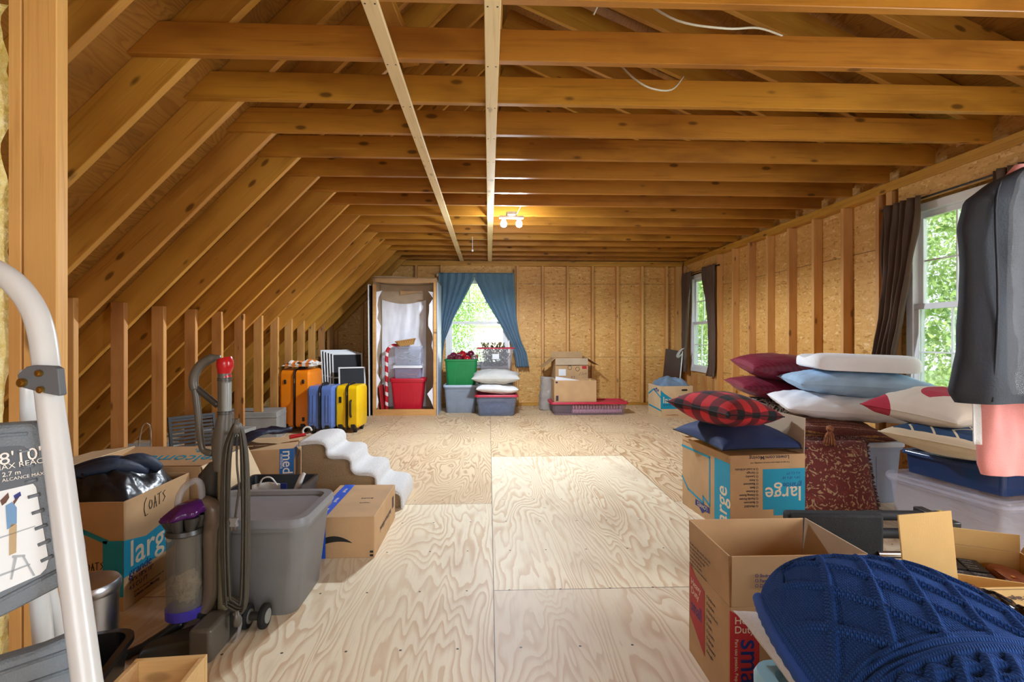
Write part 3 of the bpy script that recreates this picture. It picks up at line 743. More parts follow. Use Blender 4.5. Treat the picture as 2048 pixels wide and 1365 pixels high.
# ------------------------------------------------------------------ upright vacuum cleaner
simple('vac_grey', (96, 92, 84), .32, .08); simple('vac_dark', (62, 60, 56), .35, .08); simple('vac_brown', (104, 92, 80), .3, .08); simple('vac_red', (188, 26, 34), .22, .06); simple('vac_purple', (78, 24, 96), .18, .1); simple('vac_hose', (120, 112, 84), .5, .08); simple('cord_olive', (72, 68, 58), .5, .06); simple('wand_silver', (150, 156, 154), .25, .05); simple('plug_grey', (140, 140, 142), .5); simple('vac_blue', (70, 60, 170), .3)
clear('bin_clear', (150, 144, 132), .35, .08); clear('handle_clear', (200, 200, 205), .35, .06)
VY = 1.88
vo = FL(440, 1262); vo.y = VY; vo.x = at(440, 1262, VY).x
vac = thing('vacuum_cleaner', 'grey and purple upright vacuum cleaner with red handle end', 'vacuum cleaner', (vo.x, vo.y, 0))
def V(px, py, dy=0.0): return at(px, py, VY + dy) - Vector((vo.x, vo.y, 0))
K = VY / FPX * .99
MB().tube(dense([V(449, 741), V(449, 800), V(449, 836)]), [.0225] * 9, 20).build('wand', 'vac_grey', vac, smooth=60)
MB().tube([V(453, 765, -.012), V(453, 822, -.012)], .017, 14).build('wand_window', 'wand_silver', vac, smooth=60)
MB().tube(dense([V(449, 716), V(450, 722), V(450, 735), V(449, 747), V(450, 756)]), [.024, .0245, .0255, .026, .0275, .0285, .029, .0285, .028, .026, .0245, .0235, .0225, .022, .022, .022, .022], 22).build('handle_end', 'vac_red', vac, smooth=60)
for y in (756, 760, 824, 828): pass
rg = MB()
for y in (757, 761, 824, 828): rg.tube([V(449, y - 1), V(449, y + 1)], .0245, 20)
rg.build('wand_collar', 'vac_dark', vac, smooth=40)
MB().tube(dense([V(440, 717), V(425, 717), V(405, 727), V(391, 745), V(387, 766), V(390, 780)]), [.010] * 4 + [.014] * 17, 14, flat=1.2).build('grip', 'vac_grey', vac, smooth=180)
MB().tube(dense([V(391, 775), V(412, 792), V(436, 812)]), .009, 12, flat=1.3).build('grip_strut', 'vac_dark', vac, smooth=180)
MB().tube(dense([V(389, 770), V(394, 810), V(398, 850), V(402, 885), V(408, 902), V(425, 907)]), [.011] * 12 + [.010] * 9, 14, flat=1.2).build('rear_grip', 'vac_grey', vac, smooth=180)
nk = MB()
def oval(c, rx, ry, n=20): return [(c.x + rx * math.cos(2 * math.pi * k / n), c.y + ry * math.sin(2 * math.pi * k / n), c.z) for k in range(n)]
nk.loft([oval(V(443, 940), .024, .03), oval(V(442, 905), .030, .03), oval(V(443, 880), .034, .032), oval(V(446, 855), .028, .028), oval(V(449, 830), .0235, .024)])
nk.build('upper_body', 'vac_grey', vac, smooth=60)
sp_ = MB()
sp_.loft([oval(V(420, 1160, .03), .03, .035), oval(V(420, 990, .03), .034, .035), oval(V(420, 950, .02), .040, .032), oval(V(436, 925, .01), .03, .028)])
sp_.loft([oval(V(448, 1240, .035), .030, .03), oval(V(446, 940, .03), .024, .025)])
sp_.build('spine', 'vac_dark', vac, smooth=60)
hs = MB(); hz0, hz1 = V(446, 1236, -.01).z, V(446, 925, -.01).z; hx_ = V(446, 1080, -.01); n_ = 110
hs.loft([oval(Vector((hx_.x, hx_.y, hz0 + (hz1 - hz0) * k / n_)), .0165 + (.002 if k % 2 else 0), .0165 + (.002 if k % 2 else 0), 16) for k in range(n_ + 1)])
hs.build('hose', 'vac_hose', vac, smooth=180)
# dust bin with dirt inside, cyclone cones, carrying handle
bc = V(371, 1140, -.045); zt, zb = V(371, 1064, -.045).z, V(371, 1212, -.045).z
rr = .0585
MB().lathe([(rr, zb), (rr, zt)], 36, Matrix.Translation((bc.x, bc.y, 0)), cap=False).build('dust_bin', 'bin_clear', vac, smooth=60)
simple('dust', (156, 138, 108), .95, .3, 30, .8, 90)
dm = MB()
def dustf(u, v):
    a_ = u * 2 * math.pi; r_ = (rr - .008) * math.sin(math.pi * (.02 + .96 * v)) ** .5
    q = 1 + .25 * fbm(math.cos(a_) * 2, math.sin(a_) * 2, v * 5)
    return (bc.x + .006 + r_ * .85 * q * math.cos(a_), bc.y + r_ * .85 * q * math.sin(a_), zb + .006 + v * (zt - zb) * .55)
dm.grid(dustf, 24, 20, True); dm.build('dirt', 'dust', vac, smooth=180)
MB().lathe([(.03, zb + .004), (.032, zt)], 20, Matrix.Translation((bc.x, bc.y, 0))).build('bin_core', 'vac_grey', vac, smooth=60)
MB().lathe([(rr + .003, zb - .03), (rr + .004, zb), (rr + .004, zb + .004)], 32, Matrix.Translation((bc.x, bc.y, 0))).build('bin_base', 'vac_blue', vac, smooth=40)
MB().lathe([(rr + .002, zt - .004), (rr + .004, zt), (rr, zt + .014), (.045, zt + .016)], 32, Matrix.Translation((bc.x, bc.y, 0))).build('bin_collar', 'vac_dark', vac, smooth=40)
cn = MB()
for k in range(7):
    a_ = 2 * math.pi * k / 7 + .2; x, y = bc.x + .052 * math.cos(a_), bc.y + .052 * math.sin(a_)
    cn.tube([(bc.x + .038 * math.cos(a_), bc.y + .038 * math.sin(a_), zt + .008), (x, y, zt + .05), (x, y, zt + .062)], [.014, .0225, .024], 14)
cn.build('cyclone_cones', 'vac_dark', vac, smooth=60)
pr = MB(); top = []
for r_, z_, lob in ((.072, .058, .08), (.076, .066, .08), (.070, .08, .06), (.056, .095, .03), (.04, .108, 0), (.02, .112, 0)):
    top.append([(bc.x + (z_ - .058) * .35 + r_ * (1 + lob * math.cos(7 * (q - .2))) * math.cos(q), bc.y + r_ * (1 + lob * math.cos(7 * (q - .2))) * math.sin(q), zt + z_ + .18 * (r_ * math.cos(q))) for q in [2 * math.pi * k / 56 for k in range(56)]])
pr.loft(top); pr.build('cyclone_top', 'vac_purple', vac, smooth=60)
MB().tube(dense([V(355, 1022, -.05), V(358, 995, -.05), V(372, 972, -.05), V(392, 962, -.05), V(402, 972, -.04), V(404, 1002, -.04)]), .0075, 10, flat=1.6).build('carry_handle', 'handle_clear', vac, smooth=180)
MB().tube(dense([V(408, 1006, -.03), V(424, 1012, -.03), V(428, 1034, -.03), V(422, 1062, -.03), V(421, 1110, -.03), V(421, 1160, -.03), V(419, 1198, -.03), V(405, 1226, -.04), V(388, 1246, -.05), V(372, 1262, -.06)]), [.026] * 5 + [.030] * 6 + [.025] * 4 + [.023] * 22, 18).build('air_duct', 'vac_brown', vac, smooth=180)
MB().tube([V(407, 1222, -.04), V(403, 1230, -.042)], .031, 20).build('duct_seal', 'rubber', vac, smooth=40)
# floor head and wheels
hd = MB()
hd.loft([[(x, y, z) for x, y, z in ((-.20, -.16, .0 + .004), (.055, -.15, .004), (.055, .06, .004), (-.20, .06, .004))], [(-.19, -.15, .045), (.05, -.14, .07), (.05, .05, .08), (-.19, .05, .05)], [(-.15, -.10, .06), (.04, -.10, .11), (.04, .04, .11), (-.15, .03, .065)]])
hd.build('floor_head', 'vac_dark', vac, smooth=30, bevel=.012)
MB().tube(dense([V(250, 1312, -.12), V(300, 1288, -.09), V(340, 1262, -.07), V(366, 1244, -.06)]), [.018] * 4 + [.022] * 9, 14, flat=.8).build('pedal_arm', 'black_plastic', vac, smooth=180)
MB().box(-.02, .055, -.165, -.03, .004, .12).build('head_housing', 'vac_grey', vac, bevel=.012)
for dx in (.062, .128):
    w_ = MB().cyl((dx, .05, .047), (dx + .022, .05, .047), .045, n=28); w_.build('wheel', 'rubber', vac, smooth=40, bevel=.006)
    MB().cyl((dx - .003, .05, .047), (dx + .025, .05, .047), .026, n=24).build('wheel_hub', 'wand_silver', vac, smooth=40)
MB().cyl((.04, .05, .047), (.15, .05, .047), .016, n=14).build('axle', 'vac_dark', vac, smooth=40)
MB().tube(dense([V(468, 1225, -.03), V(480, 1240, -.03), V(476, 1270, -.03), V(462, 1290, -.03), V(452, 1294, -.03)]), [.012] * 17, 12, flat=.5).build('hose_end', 'handle_clear', vac, smooth=180)
# wound power cord on its two hooks
crd = MB(); rnd = random.Random(4)
for k in range(7):
    xl, xr_ = 448 + k * 2.4, 497 - k * 2.2; dy = -.055 - .006 * (k % 3)
    yb = 1215 - rnd.random() * 30; sw = rnd.uniform(-4, 4)
    p = [V(xl, yb, dy), V(xl - 3 + sw, 1080, dy), V(xl - 2, 920, dy), V(462 + k, 862 + k * 1.5, dy), V(474, 846 + 2.2 * k, dy - .004), V(486 - k, 862 + k * 1.5, dy), V(xr_ - 1, 930, dy), V(xr_ - 2 - sw, 1080, dy), V(xr_ - 4, yb, dy), V(474, yb + 14 - k, dy)]
    crd.tube(dense(p, 5), .0046, 7, True)
crd.tube(dense([V(474, 868, -.05), V(474, 930, -.075), V(478, 975, -.078), V(474, 1010, -.078), V(470, 1040, -.078)]), .0038, 7)
crd.build('power_cord', 'cord_olive', vac, smooth=180)
for a_, b_ in (((474, 838), (473, 868)), ((474, 1222), (475, 1254))):
    MB().tube(dense([V(a_[0], a_[1], -.07), V((a_[0] + b_[0]) / 2, (a_[1] + b_[1]) / 2, -.078), V(b_[0], b_[1], -.07)]), [.007, .007, .008, .009, .011, .013, .013, .012, .008], 12, flat=.35).build('cord_hook', 'vac_grey', vac, smooth=180)
    MB().tube([V(b_[0] if a_[1] < 1000 else a_[0], 866 if a_[1] < 1000 else 1226, .0), V(b_[0] if a_[1] < 1000 else a_[0], 866 if a_[1] < 1000 else 1226, -.07)], .007, 10).build('hook_post', 'vac_grey', vac)
plg = MB(); p0 = V(470, 1052, -.085)
plg.prism([(-.014, 0), (.014, 0), (.010, .014), (.015, .03), (-.015, .03), (-.010, .014)], .014, frame(p0, (1, 0, 0), (0, 0, 1)))
po = plg.build('plug', 'plug_grey', vac, smooth=0, bevel=.002)
pb = MB()
for dx in (-.007, .007): pb.box(p0.x + dx - .003, p0.x + dx + .003, p0.y - .009, p0.y - .007, p0.z - .016, p0.z)
pb.build('prongs', 'chrome', po, smooth=0)

# ------------------------------------------------------------------ boxes along the left
def house_line(c, f, pts, w, mat, name='printed_outline'):
    """printed outline of constant width following points on a face"""
    m = MB()
    for (x0, y0), (x1, y1) in zip(pts[:-1], pts[1:]):
        d = Vector((x1 - x0, y1 - y0)).normalized(); n = Vector((-d.y, d.x)) * w / 2; e = d * w / 2 * .9
        m.prism([(x0 - n.x - e.x, y0 - n.y - e.y), (x0 + n.x - e.x, y0 + n.y - e.y), (x1 + n.x + e.x, y1 + n.y + e.y), (x1 - n.x + e.x, y1 - n.y + e.y)], .0004)
    o = m.build(name, mat, c.root, smooth=0); o.matrix_local = c.face(f); return o
def lowes_badge(c, f, u, v, s, rot=0):
    M = c.face(f) @ Matrix.Translation((u, v, 0)) @ Matrix.Rotation(R(rot), 4, 'Z')
    b = MB().prism([(-s, 0), (s, 0), (s, .42 * s), (.45 * s, .42 * s), (0, .72 * s), (-.45 * s, .42 * s), (-s, .42 * s)], .0005).build('printed_logo', 'print_navy', c.root, smooth=0); b.matrix_local = M
    text_mesh("LOWE'S", .40 * s, 'print_cream', 'lettering', c.root, M @ Matrix.Translation((0, .07 * s, .001)), 'CENTER', .004)
cb = Carton('open cardboard moving box marked COATS with a black bag inside', (-1.76, 2.285, 0), .60, .44, .44, 0, 'cardboard')
f = 'right'; w_ = .44
cb.poly(f, [(0, .135), (.44, .135), (.44, .245), (.30, .245), (.30, .282), (.13, .255), (0, .285)], 'print_teal')
cb.text(f, .03, .165, .15, 'large', 'print_cream', bold=.007); cb.text(f, .03, .125, .05, 'grande', 'print_navy'); cb.text(f, .03, .098, .026, '24"x 18"x 18"', 'print_navy'); cb.text(f, .03, .07, .026, '4.5 CU FT', 'print_navy')
cb.text(f, .06, .028, .02, 'Lowes.com/Moving', 'print_ink', bold=.007); cb.text(f, .06, .048, .010, 'For tips to make your move go smoothly, visit', 'print_ink')
def scrawl(c, f, strokes, u, v, s, mat='print_black', r_=.0016):
    m = MB()
    for st in strokes: m.tube([(u + x * s, v + y * s, .0) for x, y in st], r_, 6)
    o = m.build('handwriting', mat, c.root, smooth=0); o.matrix_local = c.face(f)
COATS = [[(.16, .95), (.02, .75), (-.02, .4), (.08, .05), (.25, .1)], [(.42, .3), (.34, .5), (.42, .75), (.55, .7), (.58, .45), (.5, .3), (.42, .3)], [(.72, .25), (.80, .85), (.92, .25)], [(.72, .5), (.92, .5)], [(1.0, .85), (1.3, .9)], [(1.14, .88), (1.14, .3)], [(1.6, .9), (1.42, .8), (1.6, .55), (1.42, .35)]]
scrawl(cb, f, COATS, .12, .335, .085); scrawl(cb, 'front', COATS, .44, .155, .05)
f = 'front'
cb.poly(f, [(.52, .0 + .06), (.60, .06), (.60, .285), (.52, .285)], 'print_teal'); house_line(cb, f, [(.20, .20), (.44, .325), (.53, .283)], .018, 'print_teal'); cb.text(f, .42, .38, .03, 'T', 'print_teal', bold=.007)
bag = thing('garment_bag', 'crumpled shiny black and navy garment bag stuffed in the coats box', 'bag', (-1.76, 2.285, .43))
simple('bag_black', (24, 25, 30), .28, .2, 10, .4, 22); simple('bag_navy', (38, 50, 74), .6, .2, 12, .3, 40)
def bagf(u, v):
    x = (u - .5) * .57; y = (v - .5) * .40
    e = (1 - (2 * u - 1) ** 6) * (1 - (2 * v - 1) ** 6)
    z = -.06 + e * (.075 + .055 * u + .05 * math.exp(-((u - .72) / .16) ** 2) + .05 * fbm(x * 7, y * 7, 3.3) + .012 * abs(math.sin(30 * (x + .5 * y) + 5 * fbm(x * 4, y * 4))))
    return (x, y, z)
MB().grid(bagf, 70, 54).build('bag_body', 'bag_black', bag, smooth=180, solid=.004)
sl = MB()
for k, (dx, dy) in enumerate(((0, 0), (.05, -.055), (.10, .04))):
    sl.tube(dense([Vector((-.14 + dx, -.06 + dy * 1.2, .045)), Vector((.0 + dx, -.03 + dy, .095)), Vector((.10 + dx * .8, .02 + dy, .11)), Vector((.17 + dx * .6, .09 + dy * .5, .06))], 6), [.02 + .014 * math.sin(math.pi * i / 18) for i in range(19)], 12)
sl.build('sleeve', 'bag_navy', bag, smooth=180)
zp = MB().tube(dense([Vector((-.24, -.10, .03)), Vector((-.10, -.07, .075)), Vector((.02, -.09, .10)), Vector((.08, -.14, .09))], 6), .004, 6); zp.build('zipper', 'dark_metal', bag)
wb2 = Carton('cardboard box with blue welcome lettering on its folded flap behind the coats box', (-1.745, 2.775, 0), .64, .48, .46, 0, 'cardboard')
wb2.flap('back', -101, .26, 'cardboard'); o, M, L = wb2.last
M2 = M
text_mesh('welcome', .15, 'print_teal', 'lettering', wb2.root, M2 @ Matrix.Translation((L - .50 + .42, .215, .0015)) @ Matrix.Rotation(R(180), 4, 'Z') @ Matrix.Translation((0, 0, 0)), 'LEFT', .0) if False else None
def flap_text(c, body, u, v, size, mat, rot=0, bold=.004, e=.0012):
    o, M, L = c.last
    text_mesh(body, size, mat, 'lettering', c.root, M @ Matrix.Translation((u, v, e)) @ Matrix.Rotation(R(rot), 4, 'Z'), 'LEFT', bold)
flap_text(wb2, 'welcome', .03, .13, .12, 'print_teal', 0); flap_text(wb2, 'home.', .02, .04, .10, 'print_teal', 0)
wb2.flap('left', 97, .24, 'cardboard_pale'); wb2.flap('right', 155, .27, 'cardboard_pale')
lowes_badge(wb2, 'front', .2, .42, .05, 180)
# medium box with the navy jacket on it
med = Carton('taped cardboard box with blue medium print under the navy umbrella', (-1.50, 3.36, 0), .46, .42, .40, 14, 'cardboard', False)
simple('print_blue', (36, 104, 176), .6)
med.poly('front', [(.375, .0), (.459, .0), (.459, .40), (.375, .40)], 'print_blue'); med.text('front', .395, .39, .085, 'med', 'print_white', rot=-90, bold=.007); med.text('front', .38, .37, .028, 'mediana', 'print_white', rot=-90)
med.poly('right', [(.0, .33), (.13, .36), (.13, .40), (.0, .40)], 'print_blue'); house_line(med, 'right', [(.03, .05), (.03, .13), (.07, .16), (.07, .20), (.14, .25), (.16, .31), (.30, .33)], .012, 'print_ink')
med.text('top', .20, .12, .05, 'C', 'print_ink', bold=.0)
ja = thing('umbrella', 'folded navy umbrella with loose ruffled canopy lying on the medium box', 'umbrella', (-1.52, 3.34, .402), R(20))
simple('navy_nylon', (28, 36, 60), .45, .2, 12, .3, 30)
def canop(sx, a0, a1, ln, sd):
    def f(u, v):
        a_ = a0 + (a1 - a0) * u; r_ = .02 + ln * v
        z = .05 * (1 - v) + .018 + .022 * abs(math.sin(u * 11 + sd)) * (1 - .6 * v) + .012 * fbm(u * 4, v * 4, sd) + .03 * math.exp(-((v - .45) / .25) ** 2)
        return (sx - r_ * math.cos(a_), r_ * math.sin(a_) * .75, max(.004, z))
    return f
MB().grid(canop(.23, -.85, -.15, .50, 1.3), 40, 24).build('canopy_fold', 'navy_nylon', ja, smooth=180, solid=.003)
MB().grid(canop(.23, .1, .85, .42, 4.1), 40, 24).build('canopy_fold', 'navy_nylon', ja, smooth=180, solid=.003)
MB().tube([(.2, .0, .03), (.3, .03, .035)], [.014, .011], 10).build('handle', 'vac_red', ja)
MB().tube(dense([Vector((.31 + .028 * math.cos(q), .05, .055 + .028 * math.sin(q))) for q in [k * math.pi / 4 for k in range(8)]], 3), .006, 8).build('wrist_ring', 'white_plastic', ja)
# black rimmed bin of papers behind the grey tote
bb = thing('filing_bin', 'open black rimmed bin holding white papers behind the grey tote', 'bin', (-1.095, 2.60, 0), 0)
bm = MB(); bm.loft([ring_rr(.145, .13, .02, 0), ring_rr(.165, .15, .02, .32), ring_rr(.175, .16, .02, .325), ring_rr(.175, .16, .02, .36), ring_rr(.162, .147, .02, .36), ring_rr(.135, .12, .02, .01)])
bm.build('bin_body', 'black_plastic', bb)
MB().box(-.145, .145, -.125, .125, .19, .20).build('cardboard_insert', 'cardboard', bb, smooth=0)
tag(folds('gift_bag', None, None, lambda u, v: (-1.13 + (u - .5) * .15, 2.60 + .02 * math.sin(u * 3) + .005 * fbm(u * 5, v * 5), .203 + v * (.155 - .02 * abs(u - .5))), 16, 12, 'white_plastic', .004), 'white paper bag standing in the black rimmed bin, left of the glove', 'bag')
MB().tube(dense([Vector((-1.17, 2.605, .34)), Vector((-1.15, 2.60, .38)), Vector((-1.11, 2.60, .385)), Vector((-1.08, 2.605, .345))]), .004, 8).build('bag_handle', 'white_plastic', bpy.data.objects['gift_bag'])
gl = MB().tube(dense([Vector((-1.02, 2.60, .21)), Vector((-.99, 2.62, .31)), Vector((-.965, 2.63, .38)), Vector((-.955, 2.64, .395))]), [.03, .03, .028, .028, .026, .026, .025, .024, .022, .02, .018, .015, .008], 12, flat=.5).build('work_glove', 'white_plastic', smooth=180); tag(gl, 'crumpled white glove sticking up from the black rimmed bin', 'glove')
MB().box(-1.04, -1.01, 2.545, 2.551, .201, .37, None).build('notebook', 'print_navy', smooth=0, bevel=.001); tag(bpy.data.objects['notebook'], 'thin blue notebook standing in the black rimmed bin', 'notebook')
# grey tote
simple('tote_grey', (122, 122, 122), .5, .04, 8, .08, 300); simple('tote_lid_grey', (132, 134, 138), .42, .04, 8, .08, 300)
tub('large grey storage tote with closed lid beside the vacuum cleaner', (-.965, 2.17, 0), .50, .40, .37, 'tote_grey', 0, lid='tote_lid_grey', taper=.84, lid_h=.032, r=.05, ribs=False)
# taped parcel box
am = Carton('taped shipping box with blue tape and black smile arrow on the floor', (-.735, 2.80, 0), .33, .55, .205, 0, 'cardboard', False)
mt = MB().prism([(.03, 0), (.09, 0), (.09, .551), (.03, .551)], .0005).build('tape', 'tape_blue', am.root, smooth=0); mt.matrix_local = am.face('top')
mt = MB().prism([(.03, .0), (.09, 0), (.09, .206), (.03, .206)], .0005).build('tape', 'tape_blue', am.root, smooth=0); mt.matrix_local = am.face('front')
arr = [(.09, .105)] + [(.09 + .13 * k / 10, .105 + .004 * k - .000 - .0075 * k * k / 10 * .9) for k in range(1, 11)]
lo_ = [(x, y - .030 * (1 - (i / 10) ** 2) - .002) for i, (x, y) in enumerate(arr)]
am.poly('front', arr + lo_[::-1], 'print_black', 'printed_arrow')
am.text('front', .052, .05, .022, "it's on prime", 'print_white', rot=90, e=.002); am.text('front', .082, .05, .018, 'prime day', 'print_navy', rot=90, e=.002)
for k in range(2): am.poly('front', [(.308, .008 + .018 * k), (.325, .008 + .018 * k), (.325, .019 + .018 * k), (.308, .019 + .018 * k)], 'print_black', 'printed_mark')
for k in range(3): am.text('top', .072, .06 + k * .17, .030, 'prime', 'print_white', rot=90, e=.002, bold=.0)
am.text('right', .42, .105, .042, 'Small dreams delivered.', 'print_ink', rot=180, e=.0012, bold=.004, sx=.75)
am.text('top', .26, .30, .026, 'BOX4', 'print_ink', rot=180, e=.0012); am.text('top', .26, .22, .02, 'recycle', 'print_ink', rot=180, e=.0012)
am.poly('right', [(.45, .09), (.50, .09), (.50, .155), (.45, .155)], 'print_ink', 'printed_mark')
# carpeted pet stairs
def _carpet(name, c0, c1):
    m, t = newmat(name); tc = t.n('ShaderNodeTexCoord').outputs['Object']
    n1 = t.noise(tc, 260, 2, .6).outputs[0]
    t.out(t.ramp(n1, [(.35, lin(*c0)), (.65, lin(*c1))]), 1.0, n1, .9, .006, Sheen_Weight=.4)
_carpet('carpet_white', (206, 206, 206), (250, 250, 250)); _carpet('carpet_brown', (128, 102, 72), (186, 160, 124))
ps = thing('pet_stairs', 'carpeted pet stairs with white steps and brown side', 'pet stairs', (-1.20, 3.25, 0))
st_ = [(0, 0), (.63, 0), (.63, .10), (.47, .115), (.465, .215), (.315, .225), (.31, .325), (.155, .335), (.15, .42), (.0, .42)]
MB().prism(st_, -.40, frame((0, .004, 0), (1, 0, 0), (0, 0, 1))).build('side_carpet', 'carpet_brown', ps, smooth=0, bevel=.012, seg=3)
tre = dense([Vector((x, 0, z)) for x, z in ((-.012, .425), (.07, .435), (.135, .432), (.163, .405), (.168, .36), (.20, .34), (.28, .338), (.315, .318), (.324, .262), (.36, .234), (.44, .228), (.474, .208), (.482, .152), (.52, .126), (.60, .115), (.634, .09), (.642, .03), (.642, .004))], 4)
tm = MB()
rows = []
for v_ in (-.014, -.006, .06, .2, .34, .40, .406): rows.append([(p.x - .02 * (v_ == -.014) * 0, v_, p.z - (.016 if v_ == -.014 else 0)) for p in tre])
tm.loft(rows, False, False); tm.build('step_carpet', 'carpet_white', ps, smooth=180, solid=.014)
# ------------------------------------------------------------------ suitcases against the knee wall
def suitcase(label, X, Y, w, d, h, shell, rz=0, ribs=0, wide=False, group='suitcases by the knee wall', front_handle=False):
    """narrow side with the zipper faces local -y"""
    r = thing('suitcase', label, 'suitcase', (X, Y, 0), R(rz), group)
    z0 = .055
    b = MB()
    for s in (-1, 1):
        x0, x1 = (-w / 2, -.016) if s < 0 else (.016, w / 2)
        cx, hx = (x0 + x1) / 2, (x1 - x0) / 2
        rings = [ring_rr(d / 2 - .02, h / 2 - .02, .04, 0), ring_rr(d / 2, h / 2, .05, .02), ring_rr(d / 2, h / 2, .05, 2 * hx)]
        M = frame((s * w / 2, 0, z0 + h / 2), (0, 1, 0), (0, 0, 1)) if s < 0 else frame((s * w / 2, 0, z0 + h / 2), (0, -1, 0), (0, 0, 1))
        b2 = MB(); b2.loft(rings, M=M)
        if ribs:
            for k in range(ribs):
                q = -d / 2 + d * (k + .7) / (ribs + .4)
                b2.box(q - .012, q + .012, -h / 2 + .06, h / 2 - .06, -.006, .004, M=M)
            for k in range(2):
                q = cx - s * hx * (.15 - .5 * k)
                b2.box(q - .010, q + .010, -d / 2 - .006, -d / 2 + .004, z0 + .08, z0 + h - .1)
        b2.build('shell', shell, r, smooth=40, bevel=.003)
    # zipper band right round
    zb = MB(); ring = ring_rr(d / 2 - .002, h / 2 - .002, .05, 0)
    zb.tube([(0, x, y + z0 + h / 2) for x, y, z in ring], .018, 8, True, flat=.35); zo = zb.build('zipper_band', 'black_plastic', r, smooth=60)
    MB().box(-.006, .006, -d / 2 - .014, -d / 2 - .006, z0 + h * .78, z0 + h * .86).build('zip_pull', 'chrome', zo, bevel=.002)
    for x in (-.30 * w, .30 * w):
        if not ribs and not front_handle:
            for zz in (.15, .8): MB().box(x - .014, x + .014, -d / 2 - .012, -d / 2 + .004, z0 + h * zz - .025, z0 + h * zz + .025).build('bumper_foot', 'black_plastic', r, bevel=.008)
        for y in (-d / 2 + .06, d / 2 - .06):
            wm_ = MB().cyl((x - .018, y, .026), (x + .018, y, .026), .026, n=18); wo = wm_.build('wheel', 'rubber', r, smooth=40, bevel=.004)
            MB().box(x - .026, x + .026, y - .03, y + .03, .03, .064).build('wheel_housing', 'black_plastic', wo, bevel=.006)
    MB().tube(dense([Vector((.0, -.09, z0 + h - .004)), Vector((0, -.07, z0 + h + .022)), Vector((0, .07, z0 + h + .022)), Vector((0, .09, z0 + h - .004))]), .009, 8, flat=1.4).build('top_handle', 'black_plastic', r, smooth=180)
    for s in (-1, 1): MB().box(s * w * .28 - .03, s * w * .28 + .03, -d / 2 - .005, -d / 2 + .05, z0 - .005, z0 + .05).build('corner_guard', 'black_plastic', r, bevel=.012)
    if front_handle:
        MB().tube(dense([Vector((.05, -d / 2, z0 + h * .28)), Vector((.05, -d / 2 - .022, z0 + h * .33)), Vector((.05, -d / 2 - .022, z0 + h * .6)), Vector((.05, -d / 2, z0 + h * .65))]), .011, 8, flat=1.5).build('side_handle', 'black_plastic', r, smooth=180)
        MB().box(-.09, -.06, -d / 2 - .008, -d / 2 + .004, z0 + h * .6, z0 + h * .74).build('lock', 'black_plastic', r, bevel=.004)
    return r
simple('case_orange', (244, 138, 20), .35, .05); simple('case_blue', (92, 122, 190), .22, .06); simple('case_yellow', (240, 196, 12), .35, .05)
suitcase('large orange hard suitcase with a striped towel on top', -2.24, 6.10, .34, .46, .665, 'case_orange')
suitcase('ribbed glossy blue suitcase between the orange and yellow ones', -1.91, 5.93, .29, .36, .49, 'case_blue', ribs=5)
suitcase('small yellow suitcase with black side handle', -1.615, 5.98, .265, .34, .49, 'case_yellow', rz=-4, front_handle=True)
def _towel():
    m, t = newmat('towel_stripe'); tc = t.n('ShaderNodeTexCoord').outputs['Object']
    x = t.n('ShaderNodeSeparateXYZ', {0: tc}).outputs[0]; fr = t.math('FRACT', t.math('MULTIPLY', x, 13.0))
    t.out(t.mix(t.math('GREATER_THAN', fr, .5), lin(240, 238, 232), lin(240, 140, 60)), .95, t.noise(tc, 200, 2).outputs[0], .6, .004)
_towel()
def towf(k):
    return lambda u, v: (-2.22 + (u - .5) * (.33 - .03 * k) + .02 * k, 6.05 + (v - .5) * .36 , 0.772 + .016 * k + .012 * fbm(u * 3 + k, v * 3, k) * (1 + k) - .03 * max(0, abs(2 * u - 1) - .85) - .03 * max(0, abs(2 * v - 1) - .9))
tw = MB()
for k in range(3): tw.grid(towf(k), 24, 24)
o = tw.build('beach_towel', 'towel_stripe', smooth=180, solid=.012); tag(o, 'folded orange and white striped towel on the orange suitcase', 'towel')
# window screens leaning beyond the suitcases
simple('screen_mesh', (26, 30, 38), .7, .1); simple('alu_white', (226, 228, 230), .4, .03)
def screen(label, p0, h, w, tilt, rz, first=False):
    r = thing('window_screen', label, 'screen', p0, 0, 'window screens stacked by the knee wall', rot=(R(-tilt), 0, R(rz)))
    m = MB(); t_ = .02
    m.box(0, w, -.006, .006, 0, t_).box(0, w, -.006, .006, h - t_, h).box(0, t_, -.006, .006, t_, h - t_).box(w - t_, w, -.006, .006, t_, h - t_); m.box(t_, w - t_, -.005, .005, h * .60, h * .60 + .02)
    m.build('screen_frame', 'alu_white', r, smooth=0, bevel=.001)
    MB().box(t_, w - t_, -.0012, .0012, t_, h - t_).build('mesh', 'screen_mesh', r, smooth=0)
for k, nm in enumerate(('rearmost of the leaning window screens', 'second window screen of the leaning stack', 'third window screen of the leaning stack', 'fourth window screen of the leaning stack', 'front window screen of the leaning stack, its dark mesh in view')):
    screen(nm, (-2.30 + .038 * k, 7.10 - .02 * k, 0), .93 - .012 * k, .42, 9, 38 - 3 * k)
scr2 = screen('small dark window screen leaning in front of the stacked ones', (-2.02, 6.86, 0), .70, .36, 11, 22)
# scrap boards leaning by the tall carton
for k, (x, l_) in enumerate(((-1.98, 'left'), (-1.90, 'right'))):
    o = MB().box(0, .10, -.009, .009, 0, .80 - .1 * k).build('scrap_board', 'post_lumber', smooth=0, bevel=.002, loc=(x + .05 * k, 7.50 - .10 * k, .002), rot=(R(-12), R(14), 0)); tag(o, f'{l_} of two scrap boards leaning in the dark corner', 'board', 'scrap boards in the corner')
